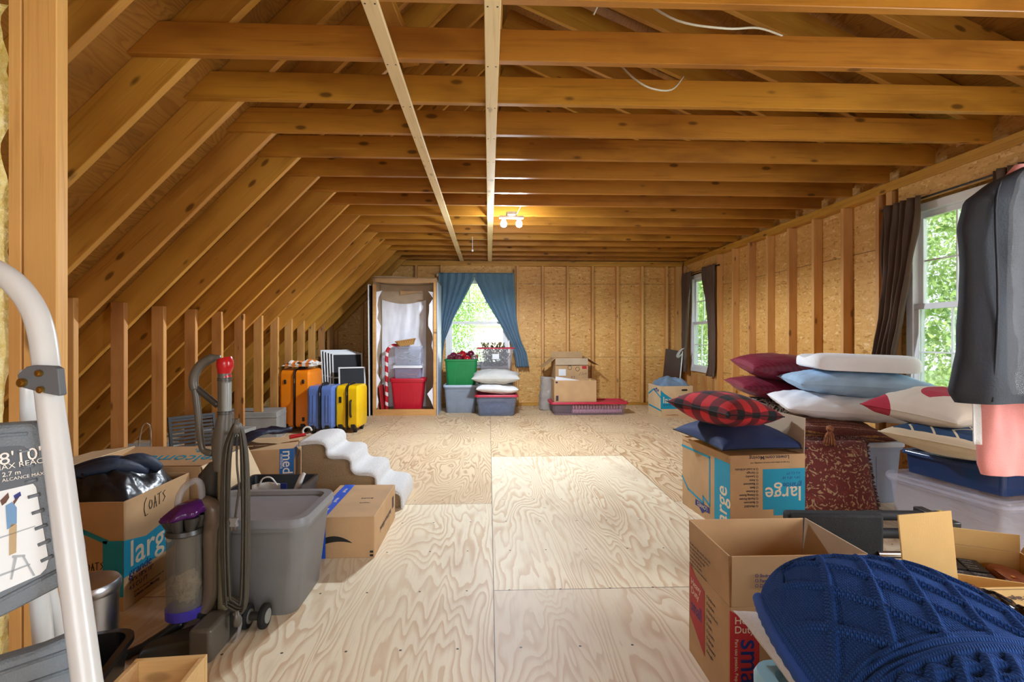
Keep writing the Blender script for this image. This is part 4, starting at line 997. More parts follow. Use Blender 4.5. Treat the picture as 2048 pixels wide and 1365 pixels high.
# things stored behind the knee wall posts
simple('vent_grey', (150, 152, 150), .6); simple('louver_dark', (52, 54, 58), .5)
def louver(label, p, w, h, rz, tilt):
    r = thing('louvered_panel', label, 'panel', p, 0, 'louvered panels behind the knee wall', rot=(R(-tilt), 0, R(rz)))
    m = MB(); m.box(0, w, -.012, .012, 0, .02).box(0, w, -.012, .012, h - .02, h).box(0, .02, -.012, .012, .02, h - .02).box(w - .02, w, -.012, .012, .02, h - .02); m.build('panel_frame', 'louver_dark', r, smooth=0)
    s = MB(); n = int(h / .03)
    for k in range(1, n): s.box(.02, w - .02, -.008, .006, k * h / n - .010, k * h / n + .008)
    s.build('slats', 'louver_dark', r, smooth=0)
louver('dark louvered panel leaning behind the knee wall posts, upright one', tuple(at(345, 905, 3.98).xy) + (0.0,), .34, .48, 48, 14)
louver('dark louvered panel lying low behind the knee wall posts', tuple(at(352, 905, 3.72).xy) + (0.0,), .30, .26, 40, 20)
gs = MB().tube(dense([Vector((-2.66, 3.90, .006)), Vector((-2.63, 3.88, .3)), Vector((-2.60, 3.88, .44)), Vector((-2.56, 3.90, .40)), Vector((-2.58, 3.92, .006))]), .006, 8).build('wire_stand', 'chrome', smooth=180); tag(gs, 'bent shiny wire stand behind the knee wall posts', 'stand')
def low_box(nm, label, px, py, Y, w, d, h, mat, rz=0):
    p = at(px, py, Y); o = MB().box(-w / 2, w / 2, -d / 2, d / 2, 0, h); o.box(-w / 2 - .004, w / 2 + .004, -d / 2 - .004, d / 2 + .004, h * .8, h * .86)
    return tag(o.build(nm, mat, smooth=0, bevel=.004, loc=(p.x, Y, 0), rot=(0, 0, R(rz))), label, 'box')
low_box('vent_box', 'pale grey boxy vent behind the knee wall posts, nearest one', 285, 900, 4.25, .42, .30, .20, 'vent_grey', 12)
low_box('vent_box', 'pale grey boxy vent behind the knee wall posts, between vacuum and suitcases', 505, 850, 5.6, .60, .40, .30, 'vent_grey', 8)
low_box('vent_box', 'low grey tray behind the knee wall posts, beside the orange suitcase', 452, 880, 4.9, .40, .34, .22, 'vent_grey', -6)
# ------------------------------------------------------------------ along the back wall
simple('film_white', (238, 240, 250), .25, .04); simple('board_black', (24, 24, 26), .4, .1); simple('bluish_edge', (176, 190, 214), .4, .05)
# tall opened carton (a shower-wall crate): wooden frame, cardboard back, torn white film
cx0, cx1, cy0, cy1, ch = -1.63, -.735, 7.10, 7.62, 1.90
tc_ = thing('tall_carton', 'tall open cardboard carton with wooden frame and torn white film lining', 'carton', ((cx0 + cx1) / 2, cy0, 0))
hw = (cx1 - cx0) / 2
MB().box(-hw, hw, 0, .04, 0, .085).build('bottom_rail', 'stud_lumber', tc_, smooth=0, bevel=.002)
MB().box(-hw, -hw + .045, 0, .03, .085, ch - .06).build('side_post', 'stud_lumber', tc_, smooth=0, bevel=.002); MB().box(hw - .045, hw, 0, .03, .085, ch - .02).build('side_post', 'stud_lumber', tc_, smooth=0, bevel=.002)
MB().box(-hw, hw, .04, .52, 0, .05).build('carton_floor', 'cardboard_grey', tc_, smooth=0)
MB().box(-hw, hw, .505, .52, .05, ch).build('back_panel', 'cardboard_grey', tc_, smooth=0); MB().box(-hw, -hw + .01, .03, .505, .05, ch).build('side_panel', 'cardboard_grey', tc_, smooth=0); MB().box(hw - .01, hw, .03, .505, .05, ch).build('side_panel', 'cardboard_grey', tc_, smooth=0)
MB().grid(lambda u, v: (-hw + 2 * hw * u, -.01 + .5 * v, ch + .05 - .05 * v + .012 * math.sin(5 * u + 3 * v) - .02 * u), 14, 8).build('top_flap', 'cardboard_grey', tc_, solid=.006)
MB().grid(lambda u, v: (-hw + 2 * hw * u, -.006 - .008 * math.sin(4 * u), ch + .035 - (.06 + .02 * math.sin(3 * u)) * v), 14, 4).build('front_flap', 'cardboard', tc_, solid=.005)
MB().prism([(-hw + .3, ch - .17), (-hw + .62, ch - .12), (-hw + .30, ch - .10)], .01, frame((0, .48, 0), (1, 0, 0), (0, 0, 1))).build('torn_strip', 'cardboard', tc_, smooth=0)
def filmf(u, v):
    x = -hw + .03 + (2 * hw - .24) * u; z = .06 + (ch - .30 - .06 * math.sin(u * math.pi)) * v
    return (x, .485 - .03 * abs(math.sin(u * 9)) * .3 - .015 * fbm(u * 6, v * 3), z)
MB().grid(filmf, 40, 30).build('film_lining', 'film_white', tc_, smooth=180)
# ragged film along both posts
def rag(x0, dirx, seed):
    rnd = random.Random(seed); m = MB(); n = 17; L_, R_ = [], []
    for k in range(n + 1):
        z = .09 + (ch - .25) * k / n
        L_.append((x0, .034, z)); R_.append((x0 + dirx * (.008 + .085 * rnd.random() ** 3), .030 + .03 * rnd.random(), z + .02 * rnd.random()))
    for k in range(n):
        m.add([L_[k], R_[k], R_[k + 1], L_[k + 1]], [(0, 1, 2, 3)])
    m.build('torn_film', 'film_white', tc_, smooth=0, solid=.001)
rag(-hw + .045, 1, 3); rag(hw - .045, -1, 8)
MB().box(hw + .004, hw + .018, -.02, .50, 0, ch - .03).build('edge_panel', 'bluish_edge', tc_, smooth=0, bevel=.002)
# thin black panel leaning beside the carton
pn_ = thing('black_sheet', 'tall thin black panel with a white edge leaning beside the carton', 'panel', (-1.655, 7.06, 0), 0, None, rot=(0, R(-3.2), R(94)))
MB().box(0, .50, .0, .012, 0, 1.82).build('panel_face', 'board_black', pn_, smooth=0); MB().box(-.008, 0, -.002, .014, 0, 1.82).build('edge_strip', 'alu_white', pn_, smooth=0); MB().box(0, .5, -.002, .014, 1.82, 1.832).build('edge_strip', 'alu_white', pn_, smooth=0)
# things inside the carton
simple('tote_red', (196, 22, 46), .45, .05); clear('clear_cool', (224, 228, 240), .16); clear('clear_lilac', (206, 202, 228), .22); simple('lid_white', (232, 234, 240), .4, .03); simple('orange_cord', (236, 130, 30), .5); simple('cord_grey', (190, 196, 196), .5, .15); simple('yellow_plug', (226, 190, 30), .5)
tub('red storage tote with lid standing inside the tall carton', (-1.165, 7.34, .051), .50, .30, .44, 'tote_red', 0, lid='tote_red', taper=.82)
Z1 = .051 + .44 + .012
sb = tub('shallow clear box with white lid on the red tote', (-1.165, 7.34, Z1 - .004), .42, .27, .17, 'clear_lilac', 0, name='clear_bin', cat='bin', lid='lid_white', ribs=False, taper=.93, lid_h=.035, r=.025)
for k, (nm, m_, lb) in enumerate((('extension_cord', 'orange_cord', 'orange cord coiled inside the shallow clear box in the carton'),)):
    o = MB().tube(dense([Vector((-1.165 + .13 * math.cos(q) * (1 - .03 * q), 7.34 + .08 * math.sin(q), Z1 + .03 + .008 * q + .02 * math.sin(2 * q))) for q in [i * .6 for i in range(14)]], 3), .006, 7).build(nm, m_, smooth=180); tag(o, lb, 'cord')
Z2 = Z1 + .17 + .024
tub('clear storage box of pale cords stacked on the shallow box', (-1.165, 7.34, Z2), .42, .27, .26, 'clear_cool', 0, name='clear_bin', cat='bin', lid='clear_cool', ribs=False, taper=.93, lid_h=.02, r=.025)
cm = MB(); rnd = random.Random(5)
for k in range(9):
    c = Vector((-1.165 + rnd.uniform(-.10, .10), 7.33 + rnd.uniform(-.05, .05), Z2 + .035 + .018 * k)); r1 = rnd.uniform(.04, .07); tl = rnd.uniform(-.4, .4)
    cm.tube([c + Vector((r1 * math.cos(q), r1 * .8 * math.sin(q), r1 * tl * math.cos(q + k))) for q in [i * math.pi / 8 for i in range(16)]], .007, 6, True)
tag(cm.build('light_strings', 'cord_grey', smooth=180), 'tangle of pale light strings inside the clear box', 'cords', None, 'stuff')
Z3 = Z2 + .26 + .014
def _wick():
    m, t = newmat('wicker'); tc = t.n('ShaderNodeTexCoord').outputs['Object']
    w1 = t.n('ShaderNodeTexChecker', {'Vector': tc, 'Scale': 60.0}).outputs[1]
    nz = t.noise(tc, 40, 2).outputs[0]
    t.out(t.mix(t.math('MULTIPLY', w1, .7), lin(206, 158, 88), t.mix(nz, lin(120, 60, 34), lin(160, 110, 60))), .7, w1, .8, .006)
_wick()
bk_ = thing('wicker_basket', 'small woven basket lying tilted on top of the clear box', 'basket', (-1.20, 7.33, Z3 + .01), 0, None, (0, R(-9), R(12)))
MB().loft([ring_rr(.11, .07, .03, 0), ring_rr(.14, .09, .035, .07), ring_rr(.145, .095, .035, .075), ring_rr(.14, .09, .035, .075), ring_rr(.105, .066, .03, .006)]).build('basket_body', 'wicker', bk_)
MB().tube([(x, y, .077) for x, y, z in ring_rr(.143, .093, .035, 0)], .008, 8, True).build('basket_rim', 'wicker', bk_, smooth=180)
def _candy():
    m, t = newmat('candy_stripe'); tc = t.n('ShaderNodeTexCoord').outputs['Object']; s = t.n('ShaderNodeSeparateXYZ', {0: tc})
    f = t.math('FRACT', t.math('MULTIPLY', t.math('ADD', s.outputs[2], t.math('MULTIPLY', s.outputs[0], .6)), 7.0))
    t.out(t.mix(t.math('GREATER_THAN', f, .62), lin(196, 22, 40), lin(236, 226, 226)), .35)
_candy()
o = MB().tube(dense([Vector((-1.475, 7.30, .055)), Vector((-1.475, 7.30, .5)), Vector((-1.475, 7.31, .85)), Vector((-1.44, 7.32, .95)), Vector((-1.36, 7.33, .985)), Vector((-1.30, 7.34, .95))]), .024, 12).build('candy_cane', 'candy_stripe', smooth=180); tag(o, 'big red and white candy cane decoration standing left in the carton', 'decoration')
for k, (x, h, m_, l_) in enumerate(((-1.565, .42, 'post_lumber', 'narrow picture board leaning in the left corner of the carton'), (-1.515, .36, 'print_red', 'narrow red board leaning inside the carton beside the candy cane'))):
    o = MB().box(-.006, .006, -.14, .14, 0, h).build('picture_board', m_, smooth=0, bevel=.002, loc=(x, 7.3, .053), rot=(0, R(-6), R(0))); tag(o, l_, 'board')

# curtains of the back window
def _curt(name, c, c2, rough=.85):
    m, t = newmat(name); tc = t.n('ShaderNodeTexCoord').outputs['Object']
    w = t.noise(t.mapv(tc, (1, 1, .4)), 300, 1).outputs[0]; n1 = t.noise(tc, 3, 3).outputs[0]
    col = t.mix(n1, lin(*c), lin(*c2))
    p = t.n('ShaderNodeBsdfPrincipled', {'Base Color': col, 'Roughness': rough, 'Sheen Weight': .2})
    tl = t.n('ShaderNodeBsdfTranslucent', {0: col}); mx = t.n('ShaderNodeMixShader', {0: .28, 1: p.outputs[0], 2: tl.outputs[0]})
    t.n('ShaderNodeOutputMaterial', {0: mx.outputs[0]})
_curt('curtain_blue', (108, 146, 174), (132, 172, 200)); _curt('curtain_brown', (98, 76, 62), (124, 100, 84)); _curt('curtain_lining', (188, 190, 186), (206, 206, 200))
def curtain(name, label, M, top, ties, mat, pleats=9, amp=.022, group=None, gather=None, nu=110, nv=60):
    """gathered cloth; ties: list of (height, inner x, outer x) from the rod down; local x across, z up, y towards the room"""
    zs = [t_[0] for t_ in ties]
    def lerp(z, c):
        for (z0, *a), (z1, *b) in zip(ties[:-1], ties[1:]):
            if z <= z0 and z >= z1:
                k = (z0 - z) / (z0 - z1); k = k * k * (3 - 2 * k) if c == 9 else k
                return a[c] + (b[c] - a[c]) * k
        return ties[-1][1 + c]
    def f(u, v):
        z = zs[0] + (zs[-1] - zs[0]) * v; x0, x1 = lerp(z, 0), lerp(z, 1)
        wv = max(.3, min(1, abs(x1 - x0) / abs(ties[0][2] - ties[0][1])))
        y = amp * (1.35 - .35 * wv) * math.sin(u * pleats * 2 * math.pi + 1.2 * fbm(u * 3, v * 2.2, pleats)) + .012 * fbm(u * 4, v * 5, 1.7)
        x = x0 + (x1 - x0) * (u + .012 * math.sin(u * pleats * 4 * math.pi))
        return (x, .035 + y + (lerp(z, 2) if len(ties[0]) > 3 else 0), z)
    o = MB().grid(f, nu, nv).build(name, mat, smooth=180, solid=.003); o.matrix_world = M
    return tag(o, label, 'curtain', group)
MB_ = Matrix.Translation((0, YB - .03, 0)) @ Matrix.Rotation(R(180), 4, 'Z')      # local +y towards the room, local x = -X
rod = MB().cyl((-.80, YB - .022, 2.10), (.40, YB - .022, 2.10), .011, n=14).build('curtain_rod', 'alu_white', smooth=60); tag(rod, 'white curtain rod over the back window', 'rod')
e_ = MB().ball((-.815, YB - .03, 2.095), .03, 16).build('finial', 'pale_lumber', smooth=180); e_.parent = rod
e_ = MB().box(.37, .385, YB - .03, YB - .001, 2.08, 2.11).build('rod_bracket', 'alu_white', smooth=0); e_.parent = rod
e_ = MB().box(-.79, -.775, YB - .03, YB - .001, 2.08, 2.11).build('rod_bracket', 'alu_white', smooth=0); e_.parent = rod
# left curtain sweeps out to the left edge, right curtain to the right, past the window
curtain('curtain', 'dusty blue curtain swept left of the back window', MB_, 2.12, [(2.125, .235, .80), (2.02, .24, .80), (1.80, .35, .79), (1.40, .56, .79), (1.05, .70, .79), (.80, .735, .79), (.60, .75, .79)], 'curtain_blue', 5, .024, 'blue curtains of the back window')
curtain('curtain', 'dusty blue curtain pulled back right of the back window', MB_, 2.12, [(2.125, -.40, .225), (2.02, -.405, .22), (1.70, -.42, .06), (1.40, -.44, -.12), (1.20, -.47, -.24), (1.02, -.52, -.34), (.85, -.60, -.40), (.62, -.64, -.44)], 'curtain_blue', 5, .024, 'blue curtains of the back window')

# totes and bins under the back window
simple('tote_green', (0, 122, 62), .45, .05); simple('tote_blue_grey', (132, 142, 158), .5, .05); simple('lid_pale_blue', (176, 188, 206), .45, .04); simple('lid_red', (190, 40, 66), .4, .05); clear('clear_smoke', (170, 180, 206), .22); clear('clear_plain', (220, 220, 226), .14)
tub('grey blue storage tote under the green one', (-.41, 7.46, 0), .50, .36, .385, 'tote_blue_grey', 0, lid='lid_pale_blue', taper=.88)
gt = tub('green storage tote full of ornaments on the grey tote', (-.405, 7.46, .395), .49, .36, .385, 'tote_green', 0, taper=.88)
simple('ornament_red', (150, 20, 34), .12, .1); simple('ornament_maroon', (92, 24, 44), .1, .15); simple('ornament_silver', (196, 186, 190), .1, .05, metal=.8)
rnd = random.Random(11); og = 'Christmas ornaments in the green tote'; og = 'shiny ball ornaments in the green tote'
lay = [(-.56, 7.36, .77, .055), (-.44, 7.35, .79, .06), (-.32, 7.36, .775, .058), (-.22, 7.39, .79, .05), (-.52, 7.46, .82, .06), (-.39, 7.46, .84, .062), (-.27, 7.48, .845, .058), (-.20, 7.50, .80, .04), (-.58, 7.53, .79, .05), (-.45, 7.56, .82, .055), (-.33, 7.57, .82, .055)]
lbl = ['leftmost', 'second from the left, front row', 'third from the left, front row', 'rightmost front', 'left of the upper row', 'topmost middle', 'topmost right', 'small one at the right rim', 'back left', 'back middle', 'back right']
for (x, y, z, r_), nm in zip(lay, lbl):
    m_ = ('ornament_red', 'ornament_maroon', 'ornament_silver')[rnd.choice((0, 0, 1, 1, 2))]
    r = thing('ball_ornament', f'shiny round ornament heaped in the green tote, {nm}', 'ornament', (x, y, z), 0, og, (rnd.uniform(-1, 1), rnd.uniform(-1, 1), 0))
    MB().ball((0, 0, 0), r_, 22).build('ball', m_, r, smooth=180); MB().lathe([(.012, r_ - .002), (.012, r_ + .012), (.004, r_ + .013)], 12).build('cap', 'brass', r)
def pedestal(): pass
tub('clear bin of dark contents under the folded pillows', (.105, 7.18, 0), .60, .42, .275, 'clear_smoke', 0, name='clear_bin', cat='bin', lid='lid_red', ribs=False, taper=.86, lid_h=.03)
def heap(name, label, cat, loc, hx, hy, hz, mat, seed, kind=None):
    def f(u, v):
        a_ = u * 2 * math.pi; p = math.sin(math.pi * (.02 + .96 * v)); q = 1 + .12 * fbm(math.cos(a_) * 2.2, math.sin(a_) * 2.2, v * 3 + seed)
        sx_ = math.copysign(abs(math.cos(a_)) ** .5, math.cos(a_)); sy_ = math.copysign(abs(math.sin(a_)) ** .5, math.sin(a_))
        return (hx * p ** .35 * q * sx_, hy * p ** .35 * q * sy_, hz * (.5 - .5 * math.cos(math.pi * v)) * (1 + .06 * fbm(math.cos(a_) * 4, math.sin(a_) * 4, seed)))
    o = MB().grid(f, 40, 26, True).build(name, mat, smooth=180, loc=loc); return tag(o, label, cat, None, kind)
simple('dark_contents', (64, 76, 104), .8, .4, 26, .6, 40); simple('floral_dark', (48, 44, 42), .8, .4, 30, .8, 60); simple('straw', (150, 130, 92), .8, .4, 30, .8, 60)
heap('garland', 'dark blue tinsel garland filling the clear bin under the pillows', 'garland', (.105, 7.18, .012), .22, .15, .16, 'dark_contents', 2)
tub('clear red rimmed bin holding a dark wreath by the window', (.10, 7.66, .0), .56, .34, .56, 'clear_smoke', 0, name='clear_bin', cat='bin', lid='lid_red', ribs=False, taper=.9)
tub('open clear bin with dark greenery on top of the stack by the window', (.10, 7.66, .60), .56, .34, .33, 'clear_plain', 0, name='clear_bin', cat='bin', lid=None, ribs=False, taper=.86)
MB_r = MB().tube([(x, y, .335) for x, y, z in ring_rr(.282, .172, .05, 0)], .010, 8, True).build('red_rim', 'lid_red', [o for o in bpy.data.objects if o.name.startswith('clear_bin') and o.get('label', '').startswith('open clear bin with dark')][0], smooth=180)
MB().box(-.05, .05, -.170, -.168, .17, .25).build('paper_label', 'lid_white', MB_r.parent, smooth=0)
wr_m = MB(); rnd = random.Random(9)
for k in range(1000):
    a_ = rnd.uniform(0, 2 * math.pi); q = rnd.uniform(.3, 1); x, y, z = .10 + .21 * q * math.cos(a_), 7.66 + .11 * q * math.sin(a_), .66 + rnd.uniform(0, .30) * (1.15 - q * .4)
    d = Vector((rnd.uniform(-1, 1), rnd.uniform(-1, 1), rnd.uniform(-.2, 1))).normalized() * .045; s = d.cross(Vector((0, 0, 1))).normalized() * .008
    p = Vector((x, y, z)); wr_m.add([p - s, p + d * .5 - s * 1.6, p + d, p + d * .5 + s * 1.6, p + s], [(0, 1, 2, 3, 4)])
tag(wr_m.build('wreath', 'floral_dark', smooth=0), 'dark artificial wreath crammed into the open clear bin', 'wreath')
fl_m = MB(); 
for k in range(160):
    x = rnd.uniform(-.12, .22); p = Vector((.02 + x, 7.62 + rnd.uniform(-.08, .08), .94 + rnd.uniform(-.02, .06))); d = Vector((rnd.uniform(-1, .4), rnd.uniform(-.5, .5), rnd.uniform(0, .7))).normalized() * .06; s = d.cross(Vector((0, 0, 1))).normalized() * .007
    fl_m.add([p - s, p + d * .5 - s * 1.6, p + d, p + d * .5 + s * 1.6, p + s], [(0, 1, 2, 3, 4)])
tag(fl_m.build('dried_grass', 'straw', smooth=0), 'tuft of dried grass lying over the rim of the top clear bin', 'dried grass')
fabric('pillow_white', (226, 226, 228), .85, 300, .05); fabric('pillow_grey', (196, 196, 192), .8, 300, .06)
cushion('bed_pillow', 'white pillow lying directly on the red lidded bin', 'pillow', (.11, 7.14, .375), .60, .40, .15, 'pillow_white', (0, 0, R(2)), .05, seed=3, wr=.012, group='pillows on the red lidded bin', warp=lambda x, y, z: (x, y, z - .012 * math.sin(x * 9)))
cushion('bed_pillow', 'pale grey pillow on top of the white one by the back window', 'pillow', (.10, 7.12, .545), .68, .42, .20, 'pillow_grey', (R(6), 0, R(-2)), .08, seed=6, wr=.012, group='pillows on the red lidded bin')
# boxes to the right of the curtains
simple('gift_red', (186, 36, 58), .4, .2, 40); clear('clear_violet', (214, 200, 216), .10)
fb = tub('long flat clear bin with red lid holding gift wrap rolls', (1.42, 7.22, 0), 1.10, .42, .165, 'clear_violet', 0, name='clear_bin', cat='bin', lid='lid_red', ribs=False, taper=.93, lid_h=.03)
def _wrap(name, c1, c2, ax, f):
    m, t = newmat(name); tc = t.n('ShaderNodeTexCoord').outputs['Object']; s = t.n('ShaderNodeSeparateXYZ', {0: tc}).outputs[ax]
    t.out(t.mix(t.math('GREATER_THAN', t.math('FRACT', t.math('MULTIPLY', s, f)), .5), lin(*c1), lin(*c2)), .4)
_wrap('wrap_stripe', (188, 34, 60), (240, 232, 236), 0, 24.0); _wrap('wrap_dots', (160, 30, 60), (226, 210, 220), 0, 50.0)
for k, (y, z, m_, l_) in enumerate(((7.10, .105, 'wrap_stripe', 'red and white striped gift wrap roll, upper one in the flat bin'), (7.09, .045, 'wrap_dots', 'speckled red gift wrap roll, lower one in the flat bin'), (7.18, .05, 'gift_red', 'plain red gift wrap roll behind the others in the flat bin'))):
    o = MB().cyl((1.18, y + .005, z), (1.88, y + .005, z), .030, n=20).build('gift_wrap_roll', m_, smooth=40); tag(o, l_, 'gift wrap', 'gift wrap rolls in the flat bin')
lbx = Carton('low open cardboard box standing on the red lidded flat bin', (1.22, 7.23, .180), .60, .36, .31, 0, 'cardboard')
for k, (u, v) in enumerate(((.02, .27), (.025, .02))): lbx.poly('front', [(u, v), (u + .03, v), (u + .03, v + .025), (u, v + .025)] if k == 0 else [(u, v), (u + .035, v), (u + .035, v + .075), (u, v + .075)], 'print_ink', 'printed_mark')
sh = MB().prism([(-.25, .0), (.12, .0), (.10, .02), (-.24, .075)], .006, frame((1.20, 7.20, .46), (1, 0, 0), (0, 0, 1))).build('paper_sheet', 'lid_white', smooth=0); tag(sh, 'white sheet of foam sticking out of the low open box', 'sheet')
sup = MB().box(-.27, .27, -.15, .15, 0, .268).build('packing_paper', 'cardboard_grey', smooth=0, bevel=.02, loc=(1.22, 7.23, .188)); tag(sup, 'crumpled brown packing paper filling the low open box', 'paper', None)
o = MB().tube(dense([Vector((1.42, 7.18, .46)), Vector((1.44, 7.15, .48)), Vector((1.47, 7.13, .475)), Vector((1.48, 7.16, .46))]), .011, 8).build('yellow_tie', 'yellow_plug', smooth=180); tag(o, 'small yellow tie strap at the right edge of the low open box', 'strap')
tb_ = Carton('open cardboard box with truck drawing and flaps spread behind the low box', (1.24, 7.72, 0), .50, .36, .78, 3, 'cardboard')
tb_.flap('left', 128, .22, 'cardboard'); tb_.flap('right', 122, .2, 'cardboard'); tb_.flap('front', 168, .10, 'cardboard_grey'); tb_.flap('back', 25, .10, 'cardboard')
tb_.poly('front', [(.05, .52), (.16, .52), (.16, .62), (.05, .62)], 'lid_white', 'paper_label'); tb_.poly('front', [(.41, .62), (.48, .62), (.48, .665), (.41, .665)], 'print_red', 'printed_mark')
scrawl(tb_, 'front', [[(.22 + .03 * math.cos(q), .64 + .03 * math.sin(q)) for q in [i * .45 for i in range(15)]], [(.34 + .03 * math.cos(q), .62 + .03 * math.sin(q)) for q in [i * .45 for i in range(15)]], [(.18, .68), (.37, .67)], [(.20, .38), (.32, .38), (.33, .44), (.19, .44), (.2, .38)], [(.25, .44), (.25, .51), (.29, .51), (.29, .44)], [(.23, .38), (.23, .43)], [(.26, .38), (.26, .43)], [(.29, .38), (.29, .43)]], 0, 0, 1, r_=.003)
scrawl(tb_, 'front', [[(.36, .52), (.39, .57), (.40, .52)], [(.42, .57), (.42, .53), (.45, .55)], [(.47, .53), (.46, .56), (.49, .55)], [(.36, .47), (.42, .48)], [(.39, .48), (.39, .43)], [(.43, .46), (.45, .43), (.48, .46)]], 0, 0, 1, r_=.0022)
clear('film_grey', (186, 178, 172), .7)
rl = MB()
def rollf(u, v):
    a_ = 2 * math.pi * u; r_ = .105 + .02 * fbm(math.cos(a_) * 2, math.sin(a_) * 2, v * 6) + .02 * v * (1 - v)
    return (r_ * math.cos(a_), r_ * .85 * math.sin(a_), .50 * v)
rl.grid(rollf, 30, 24, True); rl.f += [tuple(range(30))[::-1], tuple(range(30 * 23, 30 * 24))]
tag(rl.build('wrapped_bundle', 'film_grey', smooth=180, loc=(.865, 7.60, 0), rot=(0, R(3), 0)), 'grey plastic wrapped bundle standing left of the box pile', 'bundle')
lm = Carton('large moving box stuffed with pale blue clothing by the far window', (2.555, 7.0, 0), .46, .44, .43, 4, 'cardboard_pale')
lm.poly('front', [(0, .12), (.29, .12), (.29, .30), (.255, .30), (.255, .25), (.16, .26), (.05, .33), (0, .38)], 'print_teal'); lm.text('front', .03, .20, .125, 'large', 'print_cream', bold=.007); lm.text('front', .04, .165, .04, 'grande', 'print_navy')
house_line(lm, 'left', [(.44, .10), (.03, .13)], .022, 'print_teal'); house_line(lm, 'left', [(.44, .28), (.20, .37), (.02, .29)], .022, 'print_teal'); lowes_badge(lm, 'left', .30, .35, .075)
lm.poly('front', [(.34 + .025 * math.cos(q) + (.02 if math.cos(q) > 0 else -.02), .375 + .013 * math.sin(q)) for q in [i * math.pi / 8 for i in range(16)]], 'print_black', 'hand_hole')
for k in range(4): lm.poly('front', [(.31, .30 - .028 * k), (.38 - .01 * (k % 2), .30 - .028 * k), (.38 - .01 * (k % 2), .307 - .028 * k), (.31, .307 - .028 * k)], 'print_ink', 'printed_line')
lm.text('front', .08, .03, .022, 'Lowes.com/Moving', 'print_red', e=.0012)
fabric('denim_pale', (116, 140, 166), .85, 200, .25)
def clf(u, v):
    x, y = (u - .5) * .43, (v - .5) * .41
    e = max(0, 1 - abs(2 * u - 1) ** 4) * max(0, 1 - abs(2 * v - 1) ** 4)
    return (x, y, -.05 + e ** .6 * (.145 + .03 * fbm(x * 9, y * 9, 2) + .016 * math.sin(26 * (x * .8 + y * .6) + 4 * fbm(x * 5, y * 5))))
cl = MB().grid(clf, 60, 50).build('clothing_pile', 'denim_pale', smooth=180, solid=.004, loc=(2.555, 7.0, .43)); tag(cl, 'rumpled pale blue clothing heaped out of the far moving box', 'clothing')
# brown board leaning in the corner
simple('board_brown', (62, 36, 22), .45, .12)
br = thing('leaning_board', 'dark brown board leaning in the far right corner', 'board', (2.66, 7.72, 0), 0, None, (R(-9), R(9), 0))
MB().box(0, .26, -.012, .012, 0, .94).build('board_body', 'board_brown', br, smooth=0, bevel=.003); MB().box(.26, .275, -.016, .016, 0, .94).build('edge_trim', 'alu_white', br, smooth=0)
hg = MB().tube(dense([Vector((2.99, 7.60, .93)), Vector((2.93, 7.58, .90)), Vector((2.88, 7.57, .82)), Vector((2.90, 7.56, .80)), Vector((2.96, 7.57, .86))]), [.012, .012, .02, .02, .024, .024, .03, .03, .03, .03, .03, .03, .028, .025, .02, .02, .015], 10, flat=.4).build('cloth_strip', 'curtain_lining', smooth=180); tag(hg, 'pale striped cloth strip hung over the leaning brown board', 'cloth')
# brown curtains at the right-hand windows
MR = Matrix.Translation((XR - .005, 0, 0)) @ Matrix.Rotation(R(90), 4, 'Z')     # local x -> +Y, local y -> -X into the room
def rodr(y0, y1, z, label):
    r = MB().cyl((XR - .012, y0, z), (XR - .012, y1, z), .007, n=12).build('curtain_rod', 'dark_metal', smooth=60); tag(r, label, 'rod')
    for y in (y0 + .03, y1 - .03):
        b = MB().box(XR - .02, XR, y - .008, y + .008, z - .012, z + .012).build('rod_bracket', 'dark_metal', smooth=0); b.parent = r
rodr(6.72, 7.98, 2.09, 'thin curtain rod over the small far window'); rodr(2.60, 3.90, 2.11, 'thin curtain rod over the tall near window')
curtain('curtain', 'brown curtain at the far edge of the small far window', MR, 2.1, [(2.115, 7.60, 7.97), (1.9, 7.66, 7.97), (1.3, 7.76, 7.96), (.9, 7.80, 7.95), (.55, 7.82, 7.94)], 'curtain_brown', 4, .024, 'brown curtains of the right wall', nu=70)
curtain('curtain', 'brown curtain swept aside at the near edge of the small far window', MR, 2.1, [(2.115, 6.80, 7.22), (1.95, 6.80, 7.20), (1.6, 6.80, 7.08), (1.25, 6.80, 7.0), (1.0, 6.80, 6.98), (.72, 6.80, 7.00), (.55, 6.81, 7.10)], 'curtain_brown', 4, .024, 'brown curtains of the right wall', nu=70)
curtain('curtain', 'long brown curtain gathered at the far edge of the tall near window', MR, 2.1, [(2.125, 3.50, 3.84), (2.0, 3.51, 3.84), (1.6, 3.58, 3.86), (1.25, 3.66, 3.89), (1.0, 3.72, 3.95), (.8, 3.74, 4.02), (.6, 3.72, 4.06), (.45, 3.72, 4.05)], 'curtain_brown', 5, .03, 'brown curtains of the right wall', nu=90)
curtain('curtain', 'brown curtain peeking in above the hanging garments at the photo edge', MR, 2.1, [(2.125, 2.64, 2.98), (1.9, 2.64, 2.97), (1.5, 2.64, 2.86), (.5, 2.64, 2.84)], 'curtain_brown', 6, .022, 'brown curtains of the right wall', nu=60)
